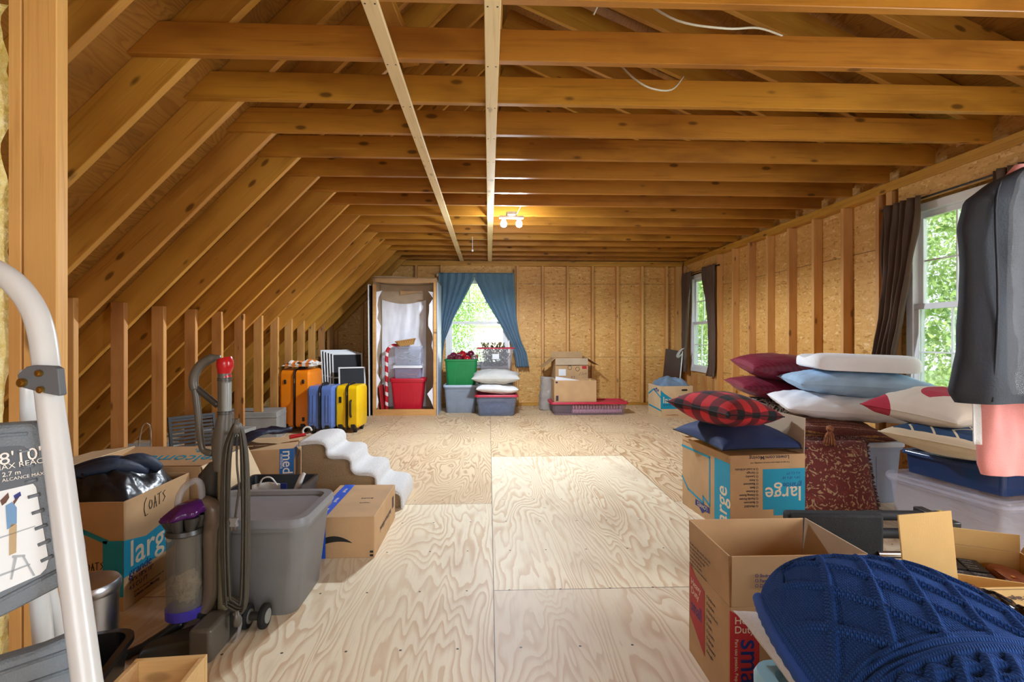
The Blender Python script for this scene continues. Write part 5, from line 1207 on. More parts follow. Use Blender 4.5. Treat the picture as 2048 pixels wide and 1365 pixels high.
# ceiling lamp with two bulbs on a joist, pull cord, cables
fx = thing('ceiling_lamp', 'two bare bulbs glowing in a socket under the joists', 'ceiling lamp', (.22, 4.92, 2.325))
MB().lathe([(.055, -.001), (.055, -.03), (.03, -.04), (.001, -.04)], 24).build('socket_box', 'white_plastic', fx)
MB().box(-.12, .12, -.03, .03, -.06, -.036).build('socket_bar', 'white_plastic', fx, bevel=.005)
m, t = newmat('bulb_glow'); em = t.n('ShaderNodeEmission', {0: (.88, .94, 1, 1), 1: 40.0}); t.n('ShaderNodeOutputMaterial', {0: em.outputs[0]})
for x in (-.075, .075):
    bo = MB().lathe([(.014, -.055), (.016, -.075), (.028, -.095), (.032, -.115), (.026, -.135), (.012, -.145), (.001, -.147)], 20).build('bulb', 'bulb_glow', fx, smooth=180); bo.location = (x, 0, 0)
pc = MB().cyl((-.20, 6.10, 2.32), (-.20, 6.10, 2.16), .003, n=8).lathe([(.001, -.012), (.012, -.008), (.014, .004), (.006, .018), (.001, .02)], 12, Matrix.Translation((-.20, 6.10, 2.15))); tag(pc.build('pull_cord', 'alu_white', smooth=60), 'thin pull cord hanging from a joist by the slanting strip', 'cord')
simple('cable_grey', (196, 188, 170), .5, .05)
def cable(label, pts, r=.0045):
    o = MB().tube(dense([Vector(p) for p in pts], 6), r, 7).build('electric_cable', 'cable_grey', smooth=180); tag(o, label, 'cable', 'loose cables among the joists')
cable('loose grey cable sagging from a joist at upper right', [(1.35, 2.24, 2.47), (1.15, 2.10, 2.42), (.95, 1.98, 2.34), (.75, 1.97, 2.36), (.60, 2.0, 2.47)])
cable('loose cable hanging between the third and fourth joists', [(1.02, 2.60, 2.47), (.92, 2.50, 2.35), (.80, 2.45, 2.33), (.72, 2.46, 2.38), (.66, 2.5, 2.47)])
cable('thin cable dropping past the joists left of the bulbs side', [(.52, 1.98, 2.75), (.50, 2.0, 2.6), (.46, 2.06, 2.5), (.44, 2.1, 2.46)])
cable('thin wire hanging beside the glowing bulbs', [(.36, 4.6, 2.47), (.31, 4.75, 2.36), (.27, 4.88, 2.30)], .003)
# loose collar brace and hangers up in the roof
for p0, p1, l_ in (((-.62, 1.85, 2.95), (-.36, 2.6, 2.5), 'diagonal brace board high among the rafters'), ((.09, 2.02, 2.47), (.09, 2.02, 3.6), 'vertical hanger board under the ridge')):
    d = Vector(p1) - Vector(p0); x_, y_, z_ = basis(d); L = d.length
    M = Matrix((z_, x_, z_.cross(x_))).transposed().to_4x4(); M.translation = Vector(p0)
    timber('brace_board', L, .038, .09, 'framing_lumber', l_, 'brace', None, M)
# ------------------------------------------------------------------ patterned cloths
def cloth(name, fn, rough=.9, bump=.3):
    m, t = newmat(name); tc = t.n('ShaderNodeTexCoord').outputs['Object']; s = t.n('ShaderNodeSeparateXYZ', {0: tc})
    col = fn(t, tc, s.outputs[0], s.outputs[1], s.outputs[2])
    w = t.noise(tc, 380, 1).outputs[0]
    t.out(col, rough, w, bump, .003, Sheen_Weight=.04)
def _plaid(t, tc, x, y, z):
    fx = t.math('GREATER_THAN', t.math('FRACT', t.math('MULTIPLY', t.math('ADD', x, 1), 7.6)), .5); fy = t.math('GREATER_THAN', t.math('FRACT', t.math('MULTIPLY', t.math('ADD', y, 1), 7.6)), .5)
    c = t.mix(t.math('MULTIPLY', t.math('ADD', fx, fy), .5), lin(206, 36, 44), lin(26, 16, 20))
    d = t.math('MULTIPLY', t.math('ADD', fx, fy), .5)
    c = t.ramp(d, [(0, lin(214, 40, 46)), (.5, lin(118, 22, 34)), (1, lin(22, 18, 24))])
    n = t.noise(tc, 500, 1).outputs[0]
    return t.mix(t.math('MULTIPLY', n, .25), c, lin(20, 12, 16))
cloth('plaid_red', _plaid)
cloth('satin_burgundy', lambda t, tc, x, y, z: t.mix(t.math('GREATER_THAN', t.math('FRACT', t.math('MULTIPLY', t.math('ADD', x, y), 22.0)), .5), lin(104, 10, 38), lin(126, 16, 48)), .5, .1)
def _floral(c1, c2, sc, th, c3=None):
    def f(t, tc, x, y, z):
        v = t.noise(tc, sc * .6, 2).outputs['Color']
        vv = t.vmath('ADD', tc, t.n('ShaderNodeVectorMath', {0: v, 'Scale': .09}, operation='SCALE').outputs[0])
        w = t.n('ShaderNodeTexVoronoi', {'Vector': vv, 'Scale': sc}, feature='SMOOTH_F1').outputs['Distance']
        rg = t.math('FRACT', t.math('MULTIPLY', w, 4.2))
        n = t.noise(vv, sc * 2.6, 2).outputs[0]
        k = t.math('MULTIPLY', t.math('GREATER_THAN', rg, .55), t.math('GREATER_THAN', n, th))
        c = t.mix(k, lin(*c1), lin(*c2))
        if c3: c = t.mix(t.math('MULTIPLY', t.math('GREATER_THAN', t.noise(tc, sc * 1.3, 1).outputs[0], .62), .5), c, lin(*c3))
        return c
    return f
cloth('floral_black_white', _floral((206, 200, 190), (40, 36, 40), 16, .42)); cloth('damask_maroon', _floral((104, 42, 38), (168, 140, 106), 19, .52, (130, 56, 46)))
def _tweed(t, tc, x, y, z):
    f = t.math('FRACT', t.math('MULTIPLY', y, 16.0)); n = t.noise(tc, 90, 1).outputs[0]
    c = t.ramp(f, [(0, lin(110, 54, 38)), (.28, lin(132, 70, 44)), (.32, lin(190, 150, 140)), (.40, lin(120, 52, 40)), (.62, lin(92, 50, 34)), (.66, lin(170, 120, 70)), (.74, lin(104, 46, 36)), (1, lin(116, 60, 40))], 'CONSTANT')
    return t.mix(t.math('MULTIPLY', t.math('GREATER_THAN', n, .52), .55), c, lin(60, 32, 28))
cloth('tweed_brown', _tweed)
def _quilt(t, tc, x, y, z):
    a = t.math('ADD', t.math('POWER', t.math('ADD', x, .03), 2.0), t.math('POWER', t.math('ADD', y, .06), 2.0))
    ring = t.math('MULTIPLY', t.math('LESS_THAN', a, .0135), t.math('GREATER_THAN', t.math('ADD', x, y), -.19))
    corner = t.math('GREATER_THAN', t.math('SUBTRACT', t.math('MULTIPLY', y, .9), x), .33)
    k = t.math('MAXIMUM', ring, corner)
    return t.mix(k, t.mix(t.noise(tc, 8, 3).outputs[0], lin(206, 194, 178), lin(226, 216, 200)), lin(176, 40, 62))
cloth('quilt_cream_red', _quilt)
def _zig(t, tc, x, y, z):
    zz = t.math('MULTIPLY', t.math('PINGPONG', t.math('ADD', x, 1), .06), .9)
    k = t.math('LESS_THAN', t.math('ABSOLUTE', t.math('SUBTRACT', t.math('PINGPONG', t.math('ADD', t.math('ADD', y, 1), zz), .10), .05)), .006)
    edge = t.math('GREATER_THAN', t.math('MAXIMUM', t.math('ABSOLUTE', x), t.math('ABSOLUTE', y)), .215)
    return t.mix(t.math('MAXIMUM', k, edge), lin(24, 62, 100), lin(214, 200, 170))
cloth('navy_zigzag', _zig)
fabric('navy_cotton', (38, 54, 96), .7, 300, .08); fabric('yellow_stripe', (214, 180, 96), .8, 300, .08); fabric('cream_cloth', (214, 200, 172), .85, 300, .06); fabric('white_cotton', (236, 236, 240), .8, 300, .04); fabric('denim_blue', (160, 188, 214), .85, 350, .12); fabric('foam_white', (240, 240, 242), .8, 250, .02); fabric('pink_terry', (228, 150, 144), .95, 400, .08, bump=.35); fabric('pale_linen', (214, 210, 206), .85, 260, .06)
simple('fringe_brown', (92, 56, 50), .95, .4, 60, .8, 80); simple('tassel_rust', (150, 96, 66), .95, .35, 60, .8, 60); simple('black_piping', (20, 20, 24), .8)

# ------------------------------------------------------------------ upside-down moving box with cushions
lb = Carton('large moving box standing upside down with cushions on top', (1.529, 3.019, 0), .45, .56, .445, 5, 'cardboard')
LX = "print_navy"
lb.flap('right', 2, .20, 'cardboard_grey'); lb.flap('left', 178, .0 + .02, 'cardboard')
MB().box(-.22, .22, -.275, .275, .425, .437).build('closed_flap', 'cardboard', lb.root, smooth=0)
lb.poly('front', [(.195, .14), (.26, .14), (.26, .105), (.345, .105), (.45, .05), (.45, .365), (.195, .365)], 'print_teal')
lb.text('front', .430, .262, .115, 'large', 'print_cream', rot=180, bold=.007); lb.text('front', .43, .285, .042, 'grande', LX, rot=180); lb.text('front', .42, .32, .02, '24"x 18"x 18"', LX, rot=180); lb.text('front', .42, .345, .02, '4.5 CU FT', LX, rot=180)
for k, w_ in enumerate(('FRAGILE', 'Bedroom', 'Family Room', 'Dining Room', 'Kitchen', 'Bath', 'Basement', 'Attic', 'Laundry', 'Garage', 'A Load of Bricks')):
    lb.text('front', .168, .168 + .0205 * k, .0175, 'O ' + w_, 'print_ink', rot=180, bold=.008)
lb.text('front', .355, .440, .031, 'Lowes.com/Moving', 'print_ink', rot=180, bold=.006); lb.text('front', .355, .405, .0125, 'For tips to make your move go smoothly, visit', 'print_ink', rot=180)
lb.poly('left', [(.40, .0), (.56, .0), (.56, .40), (.40, .40)], 'print_teal'); lb.text('left', .53, .02, .155, 'large', 'print_cream', rot=90, bold=.007, sx=.8)
house_line(lb, 'left', [(.0, .385), (.345, .385), (.345, .10), (.27, .13), (.27, .09), (.08, .12), (.0, .18)], .014, 'print_teal'); lowes_badge(lb, 'left', .26, .085, .085, 180)
cushion('cushion', 'navy cushion with yellow underside lying on the upside down moving box', 'cushion', (1.505, 3.01, .484), .53, .54, .23, 'yellow_stripe', (R(2), R(1), R(8)), .07, under=.2, seed=2, seam='black_piping', top_mat='navy_cotton', wr=.006)
cushion('cushion', 'red and black checked cushion on top of the navy one', 'cushion', (1.435, 3.02, .662), .47, .47, .21, 'plaid_red', (R(3), R(5), R(24)), .09, seed=5, seam='black_piping', wr=.005)
# ------------------------------------------------------------------ blue-grey tote piled with pillows
simple('tote_pale_blue', (160, 176, 202), .45, .04); simple('lid_ice', (206, 212, 224), .4, .03)
tub('pale blue storage tote buried under a pile of pillows', (2.47, 3.40, 0), .56, .40, .385, 'tote_pale_blue', 0, lid='lid_ice', taper=.9)
bp = cushion('cushion', 'brown striped woven cushion with a big tassel on the pale blue tote', 'cushion', (2.33, 3.37, .475), .62, .44, .15, 'tweed_brown', (R(4), R(3), R(-12)), .07, seed=8, seam='fringe_brown', wr=.006)
ts = MB(); rnd = random.Random(3); tp = at(1660, 858, 3.03) - Vector((2.33, 3.37, .475)); tp = Euler((R(4), R(3), R(-12))).to_matrix().inverted() @ tp
ts.ball(tuple(tp), .022, 12)
for k in range(46):
    a_ = rnd.uniform(0, 6.28); q = rnd.uniform(.3, 1)
    ts.tube([tp, tp + Vector((.025 * q * math.cos(a_), .02 * q * math.sin(a_), -.04)), tp + Vector((.042 * q * math.cos(a_), .03 * q * math.sin(a_), -.105 + .01 * rnd.random()))], .0035, 5)
ts.build('tassel', 'tassel_rust', bp, smooth=180)
cushion('bed_pillow', 'large white bed pillow on the brown striped cushion', 'pillow', (2.52, 3.46, .615), .90, .52, .18, 'white_cotton', (R(5), R(3), R(-14)), .02, seed=9, wr=.016)
cushion('bed_pillow', 'pale blue denim pillow between the white pillows', 'pillow', (2.60, 3.49, .775), .86, .50, .19, 'denim_blue', (R(2), R(2), R(-13)), .04, seed=12, wr=.012, seam='denim_blue', seam_r=.003)
# contoured foam pillow: two rolls and a dip
fp = MB(); prof = [(-.19, 0), (-.19, .06), (-.17, .10), (-.12, .118), (-.05, .10), (.02, .085), (.09, .09), (.15, .10), (.185, .08), (.19, .03), (.18, 0)]
pr_ = dense([Vector((0, y, z)) for y, z in prof], 4)
rings = []
for k in range(25):
    q = k / 24; x = -.33 + .66 * q; e = (1 - abs(2 * q - 1) ** 10) ** .5 if 0 < k < 24 else .25
    rings.append([(x, p.y * (.80 + .20 * e), .052 + (p.z - .052) * (.55 + .45 * e)) for p in pr_])
fp.loft(rings)
tag(fp.build('foam_pillow', 'foam_white', smooth=70, loc=(2.60, 3.47, .868), rot=(R(1), R(2), R(-12))), 'white contoured foam pillow topmost of the pillow pile', 'pillow')
# second pile behind: dark tote, floral cushion, two burgundy cushions
tub('grey storage tote hidden behind the checked cushion', (2.28, 4.08, 0), .50, .40, .45, 'tote_grey', 0, lid='tote_lid_grey', taper=.9)
cushion('cushion', 'black and white floral cushion under the burgundy ones', 'cushion', (2.17, 4.02, .535), .50, .46, .15, 'floral_black_white', (0, 0, R(12)), .06, seed=14, wr=.005)
cushion('cushion', 'lower of two burgundy striped cushions behind the pillow pile', 'cushion', (2.32, 4.03, .685), .62, .48, .17, 'satin_burgundy', (R(3), R(6), R(-8)), .04, seed=15, wr=.008, seam='satin_burgundy', seam_r=.003)
cushion('cushion', 'upper of two burgundy striped cushions behind the pillow pile', 'cushion', (2.40, 4.02, .855), .66, .50, .21, 'satin_burgundy', (R(6), R(4), R(-6)), .04, seed=16, wr=.008, seam='satin_burgundy', seam_r=.003)
# floor cushion leaning on the tote
fc = cushion('floor_cushion', 'maroon floral cushion with fringe leaning upright on the floor', 'cushion', (2.11, 3.04, .235), .52, .46, .17, 'damask_maroon', (R(74), 0, R(-4)), .04, seed=18, wr=.006, seam='fringe_brown', seam_r=.009, puff=.45)
fr_ = MB(); rnd = random.Random(21)
for side in range(4):
    for k in range(70):
        q = -1 + 2 * k / 69; pz = 1 - .04 * (1 - q * q)
        a_, b_ = (.26 * q, .23 * pz) if side == 0 else (.26 * q, -.23 * pz) if side == 1 else (.26 * pz, .23 * q) if side == 2 else (-.26 * pz, .23 * q)
        ox, oy = ((0, 1), (0, -1), (1, 0), (-1, 0))[side]
        p = Vector((a_, b_, 0)); d = Vector((ox + rnd.uniform(-.6, .6), oy + rnd.uniform(-.6, .6), rnd.uniform(-.8, .8))).normalized() * .024
        fr_.tube([p, p + d * .6, p + d], [.004, .004, .002], 4)
fr_.build('fringe', 'fringe_brown', fc, smooth=180)
# ------------------------------------------------------------------ clear bin, blue flat bin, cushions
clear('clear_frost', (228, 228, 240), .2, .25); clear('bin_navy', (40, 62, 104), .8); clear('bin_navy_lid', (60, 84, 130), .6)
tub('big clear plastic bin with clear lid under the blue flat bin', (2.53, 2.535, 0), .46, .60, .315, 'clear_frost', 9, name='clear_bin', cat='bin', lid='clear_frost', ribs=False, taper=.9, lid_h=.03, r=.04, handle=False)
bl_ = tub('flat dark blue storage case lying on the big clear bin', (2.57, 2.56, .336), .36, .52, .115, 'bin_navy', 9, name='storage_case', cat='case', lid='bin_navy_lid', ribs=False, taper=.96, lid_h=.02, r=.03)
cushion('cushion', 'navy and cream zigzag cushion on the flat blue case', 'cushion', (2.49, 2.57, .555), .50, .50, .18, 'cream_cloth', (R(2), R(3), R(20)), .07, seed=22, top_mat='navy_zigzag', seam='cream_cloth', wr=.005)
cushion('cushion', 'cream patchwork cushion with red pieces on the zigzag one', 'cushion', (2.50, 2.69, .715), .54, .50, .20, 'quilt_cream_red', (R(4), R(-5), R(14)), .07, seed=24, wr=.008, seam='quilt_cream_red', seam_r=.003)
# ------------------------------------------------------------------ small open box in front
sbx = Carton('small open heavy duty box with red print in front', (.908, 1.59, 0), .41, .30, .31, 0, 'cardboard')
sbx.flap('front', 1, .15); sbx.flap('back', -1, .15); sbx.flap('left', 1, .15); sbx.flap('right', 3, .15, 'cardboard_grey')
sbx.poly('front', [(.0, .02), (.088, .02), (.088, .292), (.045, .275), (.0, .302)], 'print_red')
sbx.text('front', .014, .262, .030, 'Heavy', 'print_cream', bold=.006); sbx.text('front', .014, .235, .030, 'Duty', 'print_cream', bold=.006); sbx.text('front', .034, .218, .085, 'small', 'print_navy', rot=-90, bold=.007); sbx.text('front', .016, .218, .014, 'Para uso pesado, Peque\u00f1a', 'print_cream', rot=-90)
Mf = frame((-.205 , -.1508, .31), (1, 0, 0), (0, 0, 1))
for w_, u, v in (('O FRAGILE', .158, .110), ('O Bedroom / Dormitorio', .071, .090), ('O Family Room / Sala', .071, .0755), ('O Dining Room / Comedor', .071, .061)):
    sbx.text(Mf @ Matrix.Translation((0, 0, .004)), u, v, .0135, w_, 'print_navy', bold=.006)
for k, w_ in enumerate(('Kitchen / Cocina', 'Bath / Ba\u00f1o', 'Attic / \u00c1tico', 'Garage / Garaje')): sbx.text('front', .14, .27 - .0145 * k, .0135, 'O ' + w_, 'print_navy', bold=.006)
sbx.poly('left', [(.012, .13), (.128, .06), (.128, .27), (.06, .285), (.012, .312)], 'print_red'); sbx.text('left', .022, .245, .032, 'Heavy', 'print_cream', bold=.006); sbx.text('left', .022, .215, .032, 'Duty', 'print_cream', bold=.006); sbx.text('left', .022, .155, .062, 'small', 'print_navy', bold=.007, sx=.7)
for k in range(9): sbx.text('left', .145, .26 - .022 * k, .013, ('O Bedroom', 'O Kitchen', 'O Family Room', 'O Bath', 'O Attic', 'O Laundry', 'O Garage', 'O Basement', 'O Fragile')[k], 'print_ink')
Ml = frame((-.2058, .15, .31), (0, -1, 0), (0, 0, 1)) @ Matrix.Translation((0, 0, .004))
for k in range(6): sbx.text(Ml, .02, .075 - .014 * k, .0105, ('Lift with your legs, not with your back.', 'Use tape on every seam of the box.', 'Do not fill over the top edge.', 'Levante con las piernas.', 'Use cinta en cada junta.', 'No llenar por encima del borde.')[k], 'print_ink')
# black padded bench lying behind it
simple('bench_black', (26, 27, 29), .8, .1, 30, .3, 260); simple('grip_black', (34, 35, 37), .7, .1); simple('yellow_ring', (226, 206, 30), .5)
bn = thing('weight_bench', 'black padded exercise bench with tubes behind the small open box', 'bench', (1.45, 2.06, 0), R(-4))
MB().box(-.20, .19, -.03, .03, .02, .365).build('pad', 'bench_black', bn, bevel=.014, seg=3)
for k, (y, z, L, m_) in enumerate(((.05, .335, .32, 'grip_black'), (.02, .27, .27, 'grip_black'), (-.03, .20, .30, 'chrome'), (-.06, .15, .30, 'grip_black'))):
    t_ = MB().cyl((.16, y, z), (.16 + L, y, z), .021 if m_ == 'grip_black' else .014, n=16); to = t_.build('tube', m_, bn, smooth=60)
    MB().cyl((.16 + L - .008, y, z), (.16 + L + .004, y, z), .023 if m_ == 'grip_black' else .015, n=16).build('end_ring', 'yellow_ring', to, smooth=40)
MB().box(-.18, -.14, -.14, .14, 0, .03).box(.12, .16, -.16, .16, 0, .03).build('foot_bar', 'dark_metal', bn, bevel=.004)
MB().box(.40, .44, -.10, .10, 0, .36).build('upright', 'dark_metal', bn, bevel=.004)
# ------------------------------------------------------------------ open box of small things and closed box before it
ob = Carton('open cardboard box holding black card packs and a leather case', (1.65, 1.632, 0), .34, .29, .345, -25, 'cardboard_tan')
OB = lambda u, v: (1.65 + u * math.cos(R(-25)) - v * math.sin(R(-25)), 1.632 + u * math.sin(R(-25)) + v * math.cos(R(-25)))
ob.flap('right', 25, .14, 'cardboard_pale'); ob.flap('back', 2, .06, 'cardboard_tan')
fil = MB().box(-.155, .155, -.13, .13, .0, .235).build('packing_paper', 'cardboard', smooth=0, bevel=.01, loc=(1.65, 1.632, .008), rot=(0, 0, R(-25))); tag(fil, 'brown packing paper inside the open box of card packs', 'paper')
simple('card_black', (38, 40, 46), .5, .1); simple('leather_tan', (164, 98, 58), .5, .15, 12, .15, 80)
for k in range(6):
    u, v = -.115 + .062 * (k % 3), .07 - .115 * (k // 3)
    r = thing('card_pack', f'black card pack in the open box, {ORD[k % 3]} from the left in the {"rear" if k < 3 else "front"} row', 'card pack', (*OB(u, v), .2445), 0, 'black card packs in the open box', (0, 0, R(-25 + 2 * (k % 2))))
    MB().box(-.029, .029, -.05, .05, 0, .06).build('pack', 'card_black', r, smooth=0, bevel=.002)
    for j in range(4): text_mesh(('Cards', 'Deck', 'Game', 'Rules')[j], .014, 'grey_print', 'lettering', r, Matrix.Translation((-.024, .03 - .022 * j, .0608)), 'LEFT', 0)
bs_ = MB().box(-.004, .004, -.10, .10, 0, .10).build('blue_sheet', 'tape_blue', smooth=0, loc=(*OB(-.153, 0), .2445), rot=(0, 0, R(-25))); tag(bs_, 'blue edged card standing left of the black card packs', 'card')
lc = thing('glasses_case', 'tan leather snap case in the open box beside the card packs', 'case', (*OB(.105, .01), .275), 0, None, (R(0), R(8), R(-95)))
def lcf(u, v):
    a_ = 2 * math.pi * u; q = 1 - abs(2 * v - 1) ** 7
    return (-.10 + .20 * v, .038 * (q ** .4) * math.copysign(abs(math.cos(a_)) ** .7, math.cos(a_)), .03 * (q ** .4) * math.copysign(abs(math.sin(a_)) ** .7, math.sin(a_)))
MB().grid(lcf, 32, 26, True).build('case_body', 'leather_tan', lc, smooth=180)
MB().box(-.05, .05, -.041, .03, .026, .032).build('case_flap', 'leather_tan', lc, bevel=.004); MB().cyl((0, -.02, .032), (0, -.02, .035), .006, n=14).build('snap', 'brass', lc, smooth=30)
gb = Carton('closed tan box with upside down Garage print under the black bag', (1.44, 1.17, 0), .56, .39, .395, 0, 'cardboard_tan', False)
fo = MB().box(0, .155, .001, .205, -.005, 0).build('flap', 'cardboard_tan', gb.root, smooth=0, bevel=.001); fo.matrix_local = frame((-.277, .19, .395), (1, 0, 0), (0, 0, 1)) @ Matrix.Rotation(R(-2), 4, 'X') @ Matrix.Rotation(R(4), 4, 'Z')
for k, w_ in enumerate(('O Garage / Garaje', 'O Laundry / Lavander\u00eda', 'O Attic / \u00c1tico', 'O Basement / S\u00f3tano', 'O Bath / Ba\u00f1o')):
    gb.text('top', .50, .335 - .050 * k, .034, w_, 'print_ink', rot=180, bold=.004)
gb.poly('top', [(0, .372), (.56, .372), (.56, .3735), (0, .3735)], 'print_ink', 'crease')
pb_ = MB()
def pbf(u, v):
    x, y = (u - .5) * .20, (v - .5) * .42
    e = max(0, 1 - abs(2 * u - 1) ** 4) * max(0, 1 - abs(2 * v - 1) ** 4)
    return (x, y, .003 + e ** .5 * (.032 + .016 * fbm(x * 22, y * 22, 4) + .010 * abs(math.sin(60 * x + 25 * y + 3 * fbm(x * 9, y * 9)))))
simple('bag_gloss', (16, 16, 18), .12, .2)
tag(MB().grid(pbf, 40, 50).build('plastic_bag', 'bag_gloss', smooth=180, loc=(1.245, 1.155, .397)), 'shiny crumpled black plastic bag on the closed tan box', 'bag')
# ------------------------------------------------------------------ pale blue tub, white pillow and blue cable-knit cushion in the right corner
simple('tub_aqua', (120, 178, 204), .4, .05); simple('tub_lid_aqua', (150, 200, 222), .4, .05)
tub('aqua plastic tub under the knitted cushion in the near corner', (.83, .84, 0), .46, .60, .33, 'tub_aqua', 0, lid='tub_lid_aqua', taper=.92, name='storage_tub', cat='tub', ribs=False)
cushion('bed_pillow', 'off white pillow with one corner sticking out under the knitted cushion', 'pillow', (.845, .94, .41), .54, .54, .12, 'pale_linen', (R(2), R(-2), R(-8)), .10, seed=31, wr=.008)
def _knit():
    m, t = newmat('knit_blue'); tc = t.n('ShaderNodeTexCoord').outputs['UV']
    s = t.n('ShaderNodeSeparateXYZ', {0: tc})
    u, v = s.outputs[0], s.outputs[1]          # metres over the cloth
    fu = t.math('FRACT', t.math('MULTIPLY', u, 210.0)); fv = t.math('FRACT', t.math('ADD', t.math('MULTIPLY', v, 150.0), t.math('MULTIPLY', t.math('ABSOLUTE', t.math('SUBTRACT', fu, .5)), 1.3)))
    st = t.math('MULTIPLY', t.math('SINE', t.math('MULTIPLY', fu, math.pi)), t.math('SINE', t.math('MULTIPLY', fv, math.pi)))
    nz = t.noise(tc, 700, 2).outputs[0]; n2 = t.noise(tc, 9, 3).outputs[0]
    col = t.mix(st, lin(18, 40, 90), lin(42, 84, 156))
    col = t.mix(t.math('MULTIPLY', nz, .35), col, lin(70, 118, 200)); col = t.mix(t.math('MULTIPLY', n2, .25), col, lin(14, 42, 110))
    t.out(col, .95, st, .7, .004, Specular_IOR_Level=.15)
_knit()
kc = thing('knit_cushion', 'big dark blue cable knit cushion in the lower right corner', 'cushion', (.845, .765, .405), 0, None, (R(12), R(4), R(2)))
KA, KB, KT = .51, .92, .34
def knit_h(x, y):
    """raised relief of the knitting, in metres; x across, y along"""
    h = 0.0
    t_ = y + KB / 2                       # 0 near ... KB far
    def rope(pos, c, w, hh): return hh * max(0, 1 - ((pos - c) / w) ** 2)
    for c in (.20, .34, .48):             # twisted cables running across
        q = t_ - c; ph = x * 2 * math.pi / .085
        for k in (0, 1):
            cc = .020 * math.sin(ph + math.pi * k)
            h = max(h, rope(q, cc, .016, .009 * (1 + .35 * math.cos(ph + math.pi * k))))
        for e in (-.050, -.040, .040, .050): h = max(h, rope(q, e, .005, .006))
    if .55 < t_ < .84:                    # lattice of travelling stitches
        z_ = t_ - .56
        for sgn in (-1, 1):
            for off in (0.0, .5):
                ww = .26; p_ = ((x + sgn * z_ * .55) / .17 + off * 1.0) % 1.0
                h = max(h, rope(min(p_, 1 - p_) * .17, 0, .009, .009))
    for e in (.545, .555, .835, .847): h = max(h, rope(t_, e, .005, .006))
    if t_ > .86: h = max(h, .006 * abs(math.sin(t_ * 2 * math.pi / .024)))
    return h
def kn(sgn):
    def f(i, j):
        u, v = 2 * i - 1, 2 * j - 1
        u2, v2 = math.sin(u * math.pi / 2) * .5 + u * .5, math.sin(v * math.pi / 2) * .5 + v * .5
        x, y = u2 * KA / 2 * (1 - .16 * v2 ** 4), v2 * KB / 2 * (1 - .16 * u2 ** 4)
        p = max(0, 1 - abs(u2) ** 2.6) * max(0, 1 - abs(v2) ** 2.8)
        z = KT / 2 * p ** .44 * (1 if sgn > 0 else .35)
        if sgn > 0: z += knit_h(x, y) * min(1, p * 6) + .012 * fbm(x * 4, y * 4, 9) * p
        return (x, y, sgn * z)
    return f
NK = 250
km = MB().grid(kn(1), NK, NK)
ko = km.build('knit_cover', 'knit_blue', kc, smooth=180)
uvl = ko.data.uv_layers.new(name='cloth'); vi = np.zeros(len(ko.data.loops), dtype=np.int32); ko.data.loops.foreach_get('vertex_index', vi)
uv = np.stack([(vi % NK) / (NK - 1) * KA * 1.15, (vi // NK) / (NK - 1) * KB * 1.1], 1).astype(np.float32); uvl.data.foreach_set('uv', uv.ravel())
lo = MB().grid(kn(-1), 50, 50); lo.f = [q[::-1] for q in lo.f]; fabric('blue_back', (44, 78, 150), .9); lo.build('back_cover', 'blue_back', kc, smooth=180)
hem = MB(); L = [kn(1)(0, j / 60) for j in range(61)]
hem.tube([(x - .002, y, z) for x, y, z in L], [.012 + .002 * (k % 2) for k in range(61)], 10); hem.build('ribbed_hem', 'blue_back', kc, smooth=180)
# ------------------------------------------------------------------ hanging garments on a rail slung from the joists
rl_ = thing('clothes_rail', 'clothes rail slung from the joists above the hanging garments', 'rail', (2.07, 1.30, 1.86))
MB().cyl((0, -.5, 0), (0, .525, 0), .013, n=16).build('rail_tube', 'chrome', rl_, smooth=60)
for y in (.49, -.46): MB().tube([(0, y, .013), (0, y, .464)], .004, 8).build('sling', 'alu_white', rl_)
def garment(name, label, cat, Y, outline, th, mat, cx, hook=True, group=None, wr=.01, seed=0, nv=60, nu=110, fold=0.0, ff=34):
    """hanging cloth shape: outline gives (z, half width, thickness factor) from the collar down"""
    r = thing(name, label, cat, (cx, Y, 0), 0, group)
    zs = [o[0] for o in outline]
    def lerp(z, c):
        for a_, b_ in zip(outline[:-1], outline[1:]):
            if b_[0] <= z <= a_[0]:
                k = (a_[0] - z) / (a_[0] - b_[0]); return a_[c] + (b_[c] - a_[c]) * k
        return outline[-1][c]
    def f(u, v):
        z = zs[0] + (zs[-1] - zs[0]) * v; a_ = 2 * math.pi * u; hw_ = lerp(z, 1); tt = th * lerp(z, 2)
        x = hw_ * math.copysign(abs(math.cos(a_)) ** .55, math.cos(a_)); y = tt * math.copysign(abs(math.sin(a_)) ** .8, math.sin(a_))
        y += wr * fbm(x * 5 + seed, z * 2.2, seed) + wr * .6 * math.sin(x * 26 + 3 * fbm(x * 2, z * 1.5, seed)) * v + fold * (.25 + .75 * v) * math.sin(x * ff + 2.2 * fbm(x * 3, z * 1.1, seed + 3))
        return (x + wr * .5 * fbm(z * 4, seed), y, z)
    m = MB().grid(f, nu, nv, True); m.f += [tuple(range(nu))[::-1]] if False else [tuple(range(nu))]; m.build('cloth', mat, r, smooth=180)
    if hook:
        MB().tube(dense([Vector((0, 0, zs[0] - .02)), Vector((0, 0, 1.80)), Vector((.014, 0, 1.84)), Vector((.012, 0, 1.872)), Vector((0, 0, 1.880)), Vector((-.015, 0, 1.868))]), .0028, 8).build('hanger_hook', 'chrome', r, smooth=180)
    return r
simple('garment_black', (34, 37, 46), .72, .12, 5, .12, 120)
